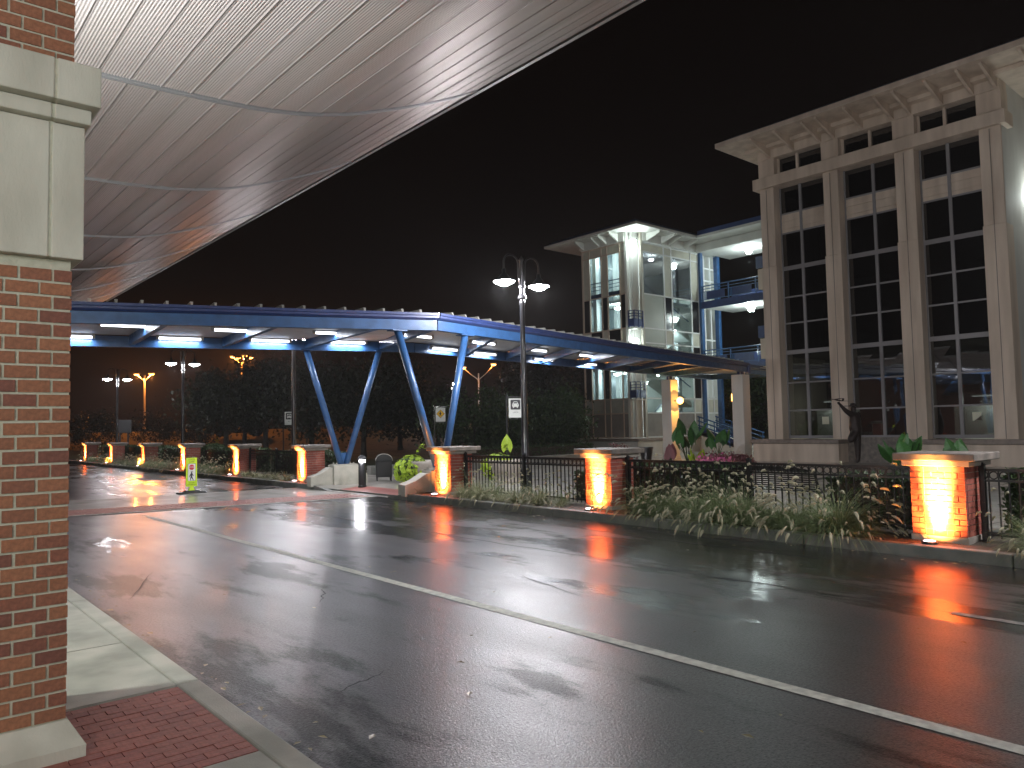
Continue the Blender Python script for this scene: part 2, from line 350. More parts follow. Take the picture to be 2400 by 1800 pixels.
# crosswalk: two brick bands and a concrete field, skewed like the canopy above
def cw(x, c): return c-.2*x
def skew_sheet(name, mat, x0, x1, c0, c1, z):
    return struct(MB().add([(x0,cw(x0,c0),z),(x1,cw(x1,c0),z),(x1,cw(x1,c1),z),(x0,cw(x0,c1),z)], [(0,1,2,3)]), name, mat)
skew_sheet('crosswalk', MT['wetconc'], 1.58, 9.45, 18.05, 22.2, .006)
band = skew_sheet('crosswalk_band', MT['mortar2'], 1.6, 9.44, 18.1, 19.42, .010)
me_b = MB().box(-.145,.145,-.07,.07,0,.014).mesh('paver', MT['paver'])
def lay_pavers(parent, x0, x1, c0, c1, z, limit):
    k = 0; extra = MB(); row = 0; c = c0+.09; st = math.atan(-.2)
    while c < c1-.05:
        x = x0+.17+(.155 if row % 2 else 0)
        while x < x1-.12:
            if k < limit: o = link('brick', me_b, parent, (x, cw(x, c), z+random.uniform(-.001,.002)), st)
            else:
                d = Vector((math.cos(st), math.sin(st), 0))*.145; n = Vector((-d.y, d.x, 0)).normalized()*.07; p = Vector((x, cw(x, c), 0))
                q = [p-d-n, p+d-n, p+d+n, p-d+n]
                extra.hexa([(a.x,a.y,z) for a in q], [(a.x,a.y,z+.014) for a in q])
            k += 1; x += .31
        row += 1; c += .155
    if extra.v: tag(extra.build('brick_rows', MT['paver'], parent), kind='stuff')
lay_pavers(band, 1.62, 9.42, 18.12, 19.4, .003, 250)
for cc in (17.95, 22.2):
    skew_sheet('crosswalk_edge', MT['concrete'], 1.6, 9.44, cc, cc+.14, .011)
for xx in (4.9, 6.6, 8.2):
    skew_sheet('crosswalk_joint', MT['blackm'], xx, xx+.025, 19.45, 22.2, .010)
# near pavement: kerb blocks, slabs, brick panel
kn = struct(MB().box(-12, 1.40, -14, 60, -.05, .118), 'near_pavement', MT['mortar'])
for i in range(24):
    y0 = 4.79-3.0*9+3.0*i
    bm_ = MB().box(1.452, 1.58, y0+.006, y0+2.994, -.04, .14)
    bm_.build('kerb_block', MT['concrete'], kn, bevel=.012)
ys = []
for i in range(-12, 40):
    y0 = 4.79+1.24*i
    if -8 < y0 < 45 and not (3.4 < y0 < 4.6): ys.append(y0)
for y0 in ys:
    for x0, x1 in ((.25, 1.444), (-1.0, .244), (-2.25, -1.006)):
        MB().box(x0, x1, y0+.005, y0+1.235, .05, .136+random.uniform(-.001,.001)).build('paving_slab', MT['concrete'], kn)
pv = MB().box(-.0675, .0675, -.0335, .0335, 0, .05).mesh('paver', MT['paver'])
row = 0; y = 3.59
while y < 4.76:
    x = 1.375-(.07 if row % 2 else 0)
    while x > -.9:
        o = link('brick', pv, kn, (x, y, .086+random.uniform(-.0015,.0015))); o.scale.x = 1
        x -= .1395
    if row % 2:
        o = link('brick', pv, kn, (1.4095, y, .086)); o.scale.x = .48
    row += 1; y += .0705
# far kerb
kf = struct(MB().box(9.60, 9.62, -14, 62, -.05, .06), 'far_kerb', MT['kerb'])
y = -14
while y < 62:
    y1 = y+2.4
    if not (y1 > 15.3 and y < 19.2) : MB().box(9.45, 9.60, y+.005, y1-.005, -.04, .14+random.uniform(-.003,.003)).build('kerb_block', MT['kerb'], kf, bevel=.015)
    elif y < 15.3: MB().hexa([(9.45,y+.005,-.04),(9.6,y+.005,-.04),(9.6,15.6,-.04),(9.45,15.6,-.04)],[(9.45,y+.005,.14),(9.6,y+.005,.14),(9.6,15.6,.03),(9.45,15.6,.03)]).build('kerb_block', MT['kerb'], kf)
    elif y1 > 19.2: MB().hexa([(9.45,18.7,-.04),(9.6,18.7,-.04),(9.6,y1-.005,-.04),(9.45,y1-.005,-.04)],[(9.45,18.7,.03),(9.6,18.7,.03),(9.6,y1-.005,.14),(9.45,y1-.005,.14)]).build('kerb_block', MT['kerb'], kf)
    y = y1
# plaza behind the far kerb
def plz(x, y):
    ramp = max(0, min(1, min((y-15.0)/.6, (19.3-y)/.6)))
    base = .115 if x < 11.5 else max(0, .115*(1-(x-11.5)/3.5))
    if x < 11: base = base*(1-ramp)+ramp*(.012+(x-9.45)*.066)
    return base
gx = [9.45, 9.62, 10.2, 11, 11.5, 13, 15, 18, 22, 26, 32, 42]; gy = [-14, 0, 5, 10, 15.0, 15.6, 17, 18.7, 19.3, 22, 26]
mb = MB(); mb.v = [(x, y, plz(x, y)) for y in gy for x in gx]; nx = len(gx)
mb.f = [(j*nx+i, j*nx+i+1, (j+1)*nx+i+1, (j+1)*nx+i) for j in range(len(gy)-1) for i in range(nx-1)]
plaza = struct(mb, 'plaza', MT['wetconc'])
for k in range(8):      # joints scored across the plaza
    yy = 1.5+2.4*k
    m2 = MB()
    for a, b in zip(gx[3:-1], gx[4:]): m2.add([(a,yy,plz(a,yy)+.004),(b,yy,plz(b,yy)+.004),(b,yy+.02,plz(b,yy)+.004),(a,yy+.02,plz(a,yy)+.004)], [(0,1,2,3)])
    struct(m2, 'plaza_joint', MT['soil'])
struct(MB().add([(9.62,15.75,plz(9.62,16)+.006),(10.45,15.75,plz(10.45,16)+.006),(10.45,18.6,plz(10.45,17)+.006),(9.62,18.6,plz(9.62,17)+.006)], [(0,1,2,3)]), 'ramp_paving', MT['paver'])
for (a, b) in ((-14, 14.9), (19.4, 62)):
    n = 30; mb = MB(); mb.v = []; 
    for j in range(n+1):
        for i in range(5):
            mb.v.append((9.6+(10.95-9.6)*i/4, a+(b-a)*j/n, .135+.03*random.random()*(0 < i < 4)))
    mb.f = [(j*5+i, j*5+i+1, (j+1)*5+i+1, (j+1)*5+i) for j in range(n) for i in range(4)]
    struct(mb, 'planting_bed', MT['soil'])
# lane behind the plaza and the raised roadway on its embankment
struct(MB().add([(13.5,24,-.03),(60,26,-.03),(60,31,-.03),(13.5,29,-.03)], [(0,1,2,3)]), 'back_lane', MT['asphalt'])
def dep(px, d, z=None):   # plan point on the ray through picture column px (2400 wide) at camera depth d: used for far things only
    l = (px-1200)/1780*d
    return (d*math.sin(YAW)+l*math.cos(YAW), d*math.cos(YAW)-l*math.sin(YAW))
mb = MB(); cols = [-900, 0, 250, 600, 900, 1300, 2000]; prof = [(44, -.1), (52, .35), (60, .75), (66, 1.75), (70, 1.95), (82, 1.95), (110, 1.9), (240, 1.5)]
for px in cols:
    for d, z in prof: p = dep(px, d); mb.v.append((p[0], p[1], z))
m = len(prof); mb.f = [(i*m+j, (i+1)*m+j, (i+1)*m+j+1, i*m+j+1) for i in range(len(cols)-1) for j in range(m-1)]
struct(mb, 'embankment', surf('embankment_grass', (.075,.07,.025), .9, col2=(.13,.10,.035), scale=1.2, bump=.5), smooth=True)
wl = empty('parapet_wall', (*dep(420, 68), 1.85), label='low concrete parapet along the raised road behind the left lamp posts', cat='wall')
for a in range(150, 640, 60):
    p, q = dep(a, 68), dep(a+59, 68); bw(MB().vbeam((*p, 1.85), (*q, 1.85), .3, -.2, .22), 'panel', MT['concrete'], wl)
lwall = empty('low_wall', (20, 24, 0), label='low dark retaining wall along the back lane behind the litter bin', cat='wall')
for i in range(6): bw(MB().box(13.4+2.2*i, 15.58+2.2*i, 23.2+.12*i, 23.5+.12*i, -.08, .36), 'block', MT['kerb'], lwall, bevel=.02)

# ------------------------------------------------------------------ near brick pillar and the big soffit
PY = 4.2; PX1 = .77
pil = empty('brick_pillar', (.3, 4.65, .13), label='large red brick pillar with pale limestone band in the left foreground', cat='pillar')
PXL = PX1-.1418*8
bw(MB().box(PXL+.02, PX1-.006, PY+.006, PY+.9, .13, 4.66), 'core', MT['mortar'], pil)
H_ = .0673; jb = .0115
meF = MB().box(-.065, .065, 0, .05, -.0278, .0278).mesh('brick', MT['brick']); meH = MB().box(-.0375, .0375, 0, .05, -.0278, .0278).mesh('brick', MT['brick'])
off = -woff(pil); extra = MB(); row = 0; z = .275+.034
while z < 4.62:
    if not (2.46 < z < 3.43):
        x = PX1
        first = True
        while x > PXL+.05:
            if row % 2 and first: w = .085
            else: w = .1418
            xc = x-w/2+.004
            if xc > -.02:
                o = link('brick', meH if w < .1 else meF, pil, (off.x+xc+random.uniform(-.001,.001), off.y+PY+random.uniform(-.002,.0015), off.z+z))
                o.rotation_euler = (random.uniform(-.012,.012), random.uniform(-.006,.006), random.uniform(-.008,.008)); o.scale = (random.uniform(.975,1.01), 1, random.uniform(.96,1.03))
            else: extra.box(xc-w/2+.006, xc+w/2-.006, PY, PY+.05, z-.0278, z+.0278)
            x -= w; first = False
        yy = PY+(.1418 if row % 2 else .085)
        while yy < PY+.88:      # right flank of the pillar
            extra.box(PX1-.05, PX1-.002, yy+.006, min(yy+.1358, PY+.9), z-.0278, z+.0278); yy += .1418
    z += H_; row += 1
tag(bw(extra, 'brick_courses', MT['brick'], pil), kind='stuff')
# limestone band: moulded cap, body in two blocks with a joint
def ringbox(x1, y0, z0, z1, name, parent, mat, split=.665, bev=.006):
    a = bw(MB().box(split+.006, x1, y0, PY+.93+(PY-y0)*.3, z0, z1), name, mat, parent, bevel=bev)
    b = bw(MB().box(PXL-.03, split-.006, y0, PY+.93+(PY-y0)*.3, z0, z1), name, mat, parent, bevel=bev); return a, b
bw(MB().box(.655, .675, 4.156, 4.9, 2.48, 3.4), 'joint', MT['mortar'], pil); bw(MB().box(.655, .675, 4.106, 4.2, 3.14, 3.208), 'joint', MT['mortar'], pil); bw(MB().box(.655, .675, 4.046, 4.2, 3.214, 3.406), 'joint', MT['mortar'], pil)
ringbox(.81, 4.15, 2.475, 3.135, 'stone_block', pil, MT['limestone'])
ringbox(.828, 4.10, 3.137, 3.21, 'stone_moulding', pil, MT['limestone'])
ringbox(.858, 4.04, 3.212, 3.41, 'stone_cap', pil, MT['limestone'])
bw(MB().prism([(PXL-.05,.12),(.825,.12),(.825,.19),(.825,.19),(PXL-.05,.19)], 'y', 4.045, 5.2), 'plinth', MT['limestone'], pil, bevel=.008)
bw(MB().hexa([(PXL-.05,4.047,.19),(.823,4.047,.19),(.823,5.2,.19),(PXL-.05,5.2,.19)], [(PXL-.03,4.19,.275),(PX1+.004,4.19,.275),(PX1+.004,5.15,.275),(PXL-.03,5.15,.275)]), 'plinth_slope', MT['limestone'], pil)

sof = empty('canopy_soffit', (1, 8, 4.6), label='curved ribbed metal soffit of the entrance canopy overhead', cat='canopy')
PF = np.array([(-6,4.67),(1.29,4.67),(1.69,4.68),(2.23,4.70),(2.83,4.73),(3.2,4.785),(3.55,4.85),(3.9,4.96),(4.25,5.09),(4.82,5.31),(5.34,5.56),(5.56,5.68)])
sx = np.linspace(-4, 5.56, 400); sz = np.interp(sx, PF[:,0], PF[:,1]); kk = np.ones(31)/31
sz = np.convolve(np.pad(sz, 15, mode='edge'), kk, 'valid'); sz[-20:] = np.interp(sx[-20:], PF[:,0], PF[:,1])
def szf(x): return float(np.interp(x, sx, sz))
def panel_mesh(x0, x1, y0, y1, ribs=10):
    mb = MB(); pts = [(x0, szf(x0)+.03), (x0+.003, szf(x0)+.001)]
    for i in range(ribs):
        a = x0+.004+(x1-x0-.020)*i/ribs; w = (x1-x0-.020)/ribs
        for t, dz in ((.0, 0), (.3, 0), (.5, .005), (.8, .005)): xx = a+w*t; pts.append((xx, szf(xx)+dz))
    pts += [(x1-.016, szf(x1)), (x1-.013, szf(x1)-.009), (x1-.010, szf(x1)+.03)]
    n = len(pts); mb.v = [(x, y0, z) for x, z in pts]+[(x, y1, z) for x, z in pts]
    mb.f = [(i, n+i, n+i+1, i+1) for i in range(n-1)]
    return mb
xs = [1.45+.2547*k for k in range(-16, 17)]; xs = [x for x in xs if x < 5.5]+[5.556]
seams = [.915+3.05*n for n in range(-4, 9)]
rest = MB()
for a, b in zip(xs[:-1], xs[1:]):
    proto = None
    for s0, s1 in zip(seams[:-1], seams[1:]):
        if a > .6 and s0 > .5:
            if proto is None: proto = panel_mesh(a, b, .045, 3.005).mesh('soffit_panel', MT['soffit'])
            link('soffit_panel', proto, sof, -woff(sof)+Vector((0, s0, random.uniform(-.002,.002))))
        else:
            q = panel_mesh(a, b, s0+.045, s1-.045, 3); rest.add(q.v, q.f)
tag(bw(rest, 'soffit_panels', MT['soffit'], sof), kind='stuff')
for s in seams[1:-1]:
    for dy, w, dz in ((-.014, .016, .010), (.014, .020, .016)):
        mb = MB(); X = np.linspace(-2.6, 5.556, 60)
        for x in X:
            z = szf(x); mb.v += [(x, s+dy-w/2, z+.02), (x, s+dy-w/2, z-dz), (x, s+dy+w/2, z-dz), (x, s+dy+w/2, z+.02)]
        mb.f = [(4*i+j, 4*i+4+j, 4*i+5+j, 4*i+1+j) for i in range(len(X)-1) for j in range(3)]
        bw(mb, 'seam_trim', MT['trim'], sof)
mb = MB(); X = np.linspace(-2.8, 5.57, 50); top = [(x, szf(x)+.05) for x in X]
mb.prism([(5.57, 5.75), (-2.8, 5.75)]+top, 'y', seams[0], seams[-1]); bw(mb, 'roof_slab', MT['trim'], sof)
bw(MB().box(5.557, 5.60, seams[0], seams[-1], 5.655, 5.78), 'edge_trim', MT['trim'], sof)
# building wall that carries the canopy, and the next pillar behind the viewer, both beyond the frame
bldl = empty('entrance_wall', (-2.7, 5, .13), label='red brick entrance wall under the canopy, beyond the left edge', cat='wall')
bw(MB().box(-2.95, -2.7, -12, 30, .1, 4.66), 'wall', MT['brick'], bldl)

def sconce(x, y, z, nx, ny, label, pw):
    t = empty('wall_lamp', (x, y, z), label=label, cat='lamp', group='entrance wall lamps')
    MB().box(-.05-abs(ny)*.03, .05+abs(ny)*.03, -.05-abs(nx)*.03, .05+abs(nx)*.03, -.11, .11).build('backplate', MT['black'], t, bevel=.01)
    cx, cy = nx*.13, ny*.13
    MB().lathe([(.075,-.17),(.085,-.16),(.085,.16),(.075,.17)], (cx,cy,0), 18).build('body', MT['galv'], t)
    MB().lathe([(.06,.172),(.0,.19)], (cx,cy,0), 16).build('lens', MT['cool'], t)
    MB().lathe([(.06,-.19),(.06,-.172)], (cx,cy,0), 16).build('lens', MT['cool'], t)
    light('POINT', (cx, cy, .32), pw*1.25, (.85,.93,1), t, .05)
    light('POINT', (cx, cy, -.32), pw*.8, (.93,1,.9), t, .05)
    return t
# ------------------------------------------------------------------ lit brick piers along the far kerb
UB = MB().box(-.5,.5,-.5,.5,-.5,.5)
me_unit = UB.mesh('brick', MT['brick2'])
PIERS = [3.36, 8.91, 13.61, 20.75, 25.9, 31.6, 37.35, 43.2, 49.2]
ORD = ['nearest lit brick pier at the right, under the elephant ear leaves', 'lit brick pier with dark cap right of the car sign', 'lit brick pier beside the lime vine planter',
       'lit brick pier beside the concrete pedestal of the left V column', 'lit brick pier just right of the lime crossing sign', 'lit brick pier just left of the lime crossing sign',
       'lit brick pier below the sodium pole', 'lit brick pier below the farthest twin lamp', 'farthest lit brick pier beside the foreground pillar']
UPL = ['nearest pier at the right', 'pier right of the car sign', 'pier beside the vine planter', 'pier beside the concrete pedestal', 'pier right of the lime sign', 'pier left of the lime sign', 'pier below the sodium pole', 'pier below the farthest twin lamp', 'farthest pier by the foreground pillar']
def pier(i, y0):
    y1 = y0+.62; yc = y0+.31; x0, x1 = 9.85, 10.45; near = i < 4
    t = empty('brick_pier', (10.15, yc, .13), label=ORD[i], cat='pier', group='lit brick piers along the kerb')
    off = -woff(t)
    bw(MB().box(x0+.03, x1-.012, y0+.012, y1-.012, .1, 1.05), 'core', MT['mortar2'], t)
    bw(MB().box(x0-.012, x1+.012, y0-.012, y1+.012, .08, .215), 'base', MT['planter'], t, bevel=.006)
    ex = MB(); z = .215+.034; row = 0
    def brk(xc, yc_, w, d, h, zc, axis):
        j = .010
        sx_, sy_ = (d, w-j) if axis == 'f' else (w-j, d)
        if near and axis in 'fs':
            o = link('brick', me_unit, t, (off.x+xc, off.y+yc_, off.z+zc)); o.scale = (sx_, sy_, h-j)
        else: ex.box(xc-sx_/2, xc+sx_/2, yc_-sy_/2, yc_+sy_/2, zc-(h-j)/2, zc+(h-j)/2)
    h = .0684
    while z < 1.02:
        yy = y1
        ws = ([(.15,0),(.16,1),(.16,1),(.15,0)] if row % 2 else [(.085,0),(.065,0),(.085,1),(.15,1),(.085,1),(.065,0),(.085,0)])
        for w, rec in ws:
            xc = x0+.025+(.022 if rec else 0)+random.uniform(-.001,.001)
            brk(xc, yy-w/2, w, .05, h, z, 'f'); yy -= w
        xx = x0+(.03 if row % 2 else .0); ws = [.085,.145,.145,.145,.08] if row % 2 else [.145,.145,.145,.145,.02]
        xx = x0+.05 if row % 2 else x0+.05
        ws = [.09,.15,.15,.15] if row % 2 else [.15,.15,.15,.09]
        for w in ws:
            brk(xx+w/2, y0+.025, w, .05, h, z, 's'); brk(xx+w/2, y1-.025, w, .05, h, z, 'b'); xx += w
        yy = y0+.05
        for w in ([.15,.15,.15,.07] if row % 2 else [.07,.15,.15,.15]): brk(x1-.025, yy+w/2, w, .05, h, z, 'r') if False else ex.box(x1-.05, x1, yy+.005, yy+w-.005, z-h/2+.005, z+h/2-.005); yy += w
        z += h; row += 1
    tag(bw(ex, 'brick_courses', MT['brick2'], t), kind='stuff')
    bw(MB().box(x0-.065, x1+.065, y0-.07, y1+.07, 1.045, 1.108), 'cap_course', MT['planter'], t, bevel=.006)
    bw(MB().box(x0-.13, x1+.13, y0-.15, y1+.15, 1.11, 1.20), 'cap_slab', MT['capstone'], t, bevel=.012)
    u = empty('ground_uplight', (9.645, yc+.04, .14), label='glowing ground uplight at the foot of the '+UPL[i], cat='uplight', group='ground uplights before the piers')
    MB().lathe([(.085,0),(.09,.02),(.075,.032)], n=18).build('housing', MT['black'], u)
    MB().lathe([(.062,.033),(.0,.045)], n=16).build('lens', MT['lenswarm'], u)
    pk = random.uniform(.8,1.2)
    light('SPOT', (.0, -.03+random.uniform(-.03,.03), .05), 3800*pk, (1,.38,.09), u, .03, math.radians(88), 1.0, (.21, -.03, .36)).scale = (.40, 1, 1)   # oval beam grazing the pier
    light('SPOT', (-.02, -.03, .06), 170*pk, (1,.29,.05), u, .04, math.radians(128), 1.0, (.21, -.03, .30))   # its soft spill
for i, y0 in enumerate(PIERS): pier(i, y0)

# ------------------------------------------------------------------ black ornamental fences between the piers
me_pk = MB().box(-.008,.008,-.008,.008,0,.80).mesh('picket', MT['black'])
me_rg = MB().ring((0,0,0),(1,0,0),.044,.0075).mesh('ring', MT['black'])
FX = 10.2
def fence(y0, y1, label, fine=True):
    t = empty('metal_fence', (FX, (y0+y1)/2, .13), label=label, cat='fence', group='black ring-topped fences between the piers')
    off = -woff(t)
    for z, h in ((.995,.035),(.868,.028),(.25,.028)): bw(MB().box(FX-.014, FX+.014, y0, y1, z-h/2, z+h/2), 'rail', MT['black'], t)
    n = max(1, round((y1-y0)/2.1))
    for k in range(n+1):
        y = y0+(y1-y0)*k/n; y = min(max(y, y0+.04), y1-.04)
        p = bw(MB().box(FX-.03, FX+.03, y-.03, y+.03, .1, 1.05), 'post', MT['black'], t)
        bw(MB().hexa([(FX-.038,y-.038,1.05),(FX+.038,y-.038,1.05),(FX+.038,y+.038,1.05),(FX-.038,y+.038,1.05)], [(FX-.01,y-.01,1.085),(FX+.01,y-.01,1.085),(FX+.01,y+.01,1.085),(FX-.01,y+.01,1.085)]), 'post_cap', MT['black'], p)
    k = int((y1-y0)/.105); ex = MB()
    for i in range(1, k):
        y = y0+(y1-y0)*i/k
        if fine:
            link('picket', me_pk, t, off+Vector((FX, y, .19))); link('ring', me_rg, t, off+Vector((FX, y+.0525, .931)))
        else:
            ex.box(FX-.008, FX+.008, y-.008, y+.008, .19, .99); ex.ring((FX, y+.0525, .931), (1,0,0), .044, .0075, 10, 4)
    if ex.v: tag(bw(ex, 'pickets', MT['black'], t), kind='stuff')
fence(-1.5, 3.33, 'black metal fence running out of the picture at the right edge', False)
fence(4.0, 8.88, 'long black ring-topped fence in front of the slatted bench')
fence(9.56, 13.58, 'black ring-topped fence in front of the central lamp post')
fence(21.4, 25.88, 'dark metal fence beside the concrete pedestal of the left V column', False)

# ------------------------------------------------------------------ blue walkway canopy
def FL(x): return Vector((x, 16.83-.2*x, 3.655+.0268*x))       # bottom of front beam, first leg
def BL(x): return Vector((x, 21.58-.2*x, 3.73+.0165*x))        # bottom of back beam, first leg
FB = FL(10.31); BB = Vector((12.5, 19.1, 3.90)); FE = Vector((28.75, 18.15, 3.74)); BE = Vector((32.9, 22.75, 3.80)); FE2 = Vector((32.9, 18.9, 3.74))
cano = empty('walkway_canopy', (10.4, 17, .1), label='long blue steel walkway canopy crossing the road and bending to the tower', cat='canopy')
def cpart(mb, n, m, **k): return bw(mb, n, m, cano, **k)
FA = FL(-2.5); BA = BL(-2.5)
def legbeam(a, b, name, w, z0, z1, mat): return cpart(MB().vbeam(a, b, w, z0, z1), name, mat)
legbeam(FA, FB, 'front_beam', .16, 0, .235, MT['blue']); legbeam(FB, FE, 'front_beam', .16, .002, .233, MT['blue'])
legbeam(BA, BB, 'back_beam', .16, 0, .27, MT['blue']); legbeam(BB, BE, 'back_beam', .16, .002, .268, MT['blue'])
legbeam(FE2+Vector((0,-.2,0)), BE, 'end_beam', .16, .01, .262, MT['blue']); legbeam(FE+Vector((.1,.35,0)), FE2+Vector((0,.3,0)), 'front_beam', .14, .005, .22, MT['blue'])
def gutter(a, b, name='gutter'):
    d = Vector((b.x-a.x, b.y-a.y, 0)).normalized(); n = Vector((d.y, -d.x, 0)); mb = MB()
    pr = [(.0,.243),(.10,.243),(.155,.285),(.155,.33),(.175,.345),(.175,.40),(.0,.40)]
    base = [[p+n*o+Vector((0,0,z)) for o, z in pr] for p in (a, b)]; m = len(pr)
    mb.add(base[0]+base[1], [tuple(range(m)), tuple(range(m, 2*m))[::-1]]+[(i, m+i, m+(i+1) % m, (i+1) % m) for i in range(m)])
    return cpart(mb, name, MT['bluedk'])
gutter(FA, FB+Vector((.03,0,0))); gutter(FB, FE)
g2 = MB().box(28.78, 28.94, 17.98, 18.5, 3.70, 4.12); cpart(g2, 'downpipe_box', MT['navy'], bevel=.04)
gutter(FE+Vector((.2,.35,0)), FE2+Vector((0,.3,0)))
# roof deck and white ceiling
def deck(quad, name, z0, z1, mat, lift=0):
    lo = [Vector(p)+Vector((0,0,z0+(lift if i > 1 else 0))) for i, p in enumerate(quad)]; hi = [p+Vector((0,0,z1-z0)) for p in lo]
    return cpart(MB().hexa(lo, hi), name, mat)
for q in ((FA, FB, BB, BA), (FB, FE, BE-Vector((3,.5,0)), BB), (FE+Vector((.05,.3,0)), FE2, BE, BE-Vector((2.95,.5,0)))):
    deck(q, 'roof_deck', .36, .405, MT['roofmetal'], .03); deck(q, 'ceiling', .30, .33, MT['ceil'])
# standing-seam rib ends peeping over the gutter
mw = MB().add([(-.02,-.14,0),(.02,-.14,0),(.02,.55,.0),(-.02,.55,.0),(-.028,-.10,.075),(.028,-.10,.075),(.02,.55,.11),(-.02,.55,.11)],[(0,3,2,1),(4,5,6,7),(0,1,5,4),(1,2,6,5),(2,3,7,6),(3,0,4,7)]).mesh('roof_rib', MT['roofmetal'])
offc = -woff(cano)
x = -1.6
while x < 10.2: link('roof_rib', mw, cano, offc+FL(x)+Vector((0,0,.402)), math.atan(-.2)); x += .442
d2 = (FE-FB); n = int(d2.length/.46)
for k in range(1, n): link('roof_rib', mw, cano, offc+FB+d2*(k/n)+Vector((0,0,.402)), math.atan2(d2.y, d2.x))
# cross beams
for xb, xf in ((.75,.2),(2.92,2.4),(5.08,4.61),(7.24,6.76),(9.36,9.0),(11.48,10.35)):
    a = FL(xf) if xf < 10.3 else FB; cpart(MB().vbeam(a+Vector((0,.08,0)), BL(xb)+Vector((0,-.08,0)), .13, .03, .26), 'cross_beam', MT['blue'])
d3 = BE-BB
for k in range(1, 9):
    t = k/9+.01; a = FB+d2*t*1.0; b = BB+d3*(t*.9)
    cpart(MB().vbeam(a+Vector((0,.08,0)), b+Vector((0,-.08,0)), .13, .03, .26), 'cross_beam', MT['blue'])
# V columns on concrete pedestals
for (bx, by, L, Rr, nm) in ((10.38, 19.5, BL(9.36), BL(11.46), 'left'), (10.4, 14.78, FL(9.36), FL(11.3)+Vector((0,0,-.12)), 'right')):
    foot = Vector((bx, by, .45 if nm == 'left' else .40))
    if nm == 'right': Rr = FB+d2*.055
    for s, tp in ((-1, L), (1, Rr)):
        f2 = foot+Vector((.05*s, 0, .12)); cpart(MB().tube([f2, tp+Vector((0,0,.02))], .088, 14), 'v_strut', MT['blue'], smooth=True); cpart(MB().box(tp.x-.2, tp.x+.2, tp.y-.13, tp.y+.13, tp.z-.035, tp.z-.006), 'head_plate', MT['blue'], bevel=.006)
    cpart(MB().prism([(bx-.13,.62),(bx+.13,.62),(bx+.24,.98),(bx-.24,.98)], 'y', by-.012, by+.012), 'gusset_plate', MT['blue'])
    cpart(MB().box(bx-.33, bx+.33, by-.22, by+.22, .645, .665), 'base_plate', MT['galv'])
    pd = empty('concrete_pedestal', (bx, by, .08), math.atan(-.2), 'pale concrete pedestal under the %s blue V column' % nm, 'pedestal', 'pedestals under the V columns')
    MB().box(-.36,.36,-.3,.3,0,.56).build('block', MT['pedestal'], pd, bevel=.015)
    w = MB().prism([(-.98,0),(-.34,0),(-.34,.50),(-.45,.50),(-.72,.34),(-.98,.26)], 'y', -.22, .22).build('wing', MT['pedestal'], pd)
    MB().prism([(.34,0),(.62,0),(.62,.30),(.34,.40)], 'y', -.22, .22).build('wing', MT['pedestal'], pd)
    for sx_ in (-.27, .27):
        for sy_ in (-.18,.18): MB().lathe([(.018,.585),(.018,.63)], (sx_*.9, sy_*.9, 0), 8).build('bolt', MT['galv'], pd)
# fluorescent fittings
def fluor(c, dirv, L, label, side=-1, pw=1):
    d = Vector(dirv).normalized(); rz = math.atan2(d.y, d.x)
    t = empty('fluorescent_light', c, rz, label, 'light', 'fluorescent lights under the blue canopy')
    MB().box(-L/2, L/2, -.045, .045, .03, .075).build('housing', MT['whitealu'], t)
    for s in (-1, 1): MB().box(s*L/2-.03, s*L/2+.03, -.05, .05, -.035, .078).build('end_cap', MT['galv'], t, bevel=.006)
    MB().tube([(-L/2+.035,0,-.006),(L/2-.035,0,-.006)], .03, 10).build('tube', MT['tube'], t)
    light('AREA', (0, -.0, -.045), 15*pw, (.84,.9,1), t, size=(L*.9, .06))
    return t
PL = ['behind the foreground pillar', 'next to the pillar', 'second from the pillar', 'third from the pillar', 'between the V columns', 'just right of the right V column', 'left of the lamp post', 'right of the lamp post', 'nearest the tower']
fx = [BL(3.75), BL(6.16), BL(8.36), BL(10.46)]
for k, p in enumerate(fx): fluor(p+Vector((-.02,-.19,.20)), (1,-.2,0), 1.05, 'fluorescent light on the back beam of the canopy, '+PL[k])
for k, tt in enumerate((.055,.145,.30,.44)):
    p = BB+d3*tt; fluor(p+Vector((.03,-.20,.14 if k else .16)), (1,.176,0), 1.15, 'fluorescent light on the back beam of the canopy, '+PL[4+k])
for k, (px_, py_) in enumerate(((9.1,17.5),(11.2,16.9),(13.75,17.3),(16.6,18.1),(19.5,18.65),(4.4,18.2),(6.7,17.8))):
    z = 4.08+.0 if px_ > 9 else 4.02
    fluor((px_, py_, z), (1,-.2,0) if px_ < 10.5 else (1,.176,0), 1.05, 'fluorescent light in the middle of the canopy ceiling, '+['left of the right V column','above the right V column','right of the right V column','left of the lamp post head','right of the lamp post head','first from the pillar','second from the pillar'][k], pw=.7)
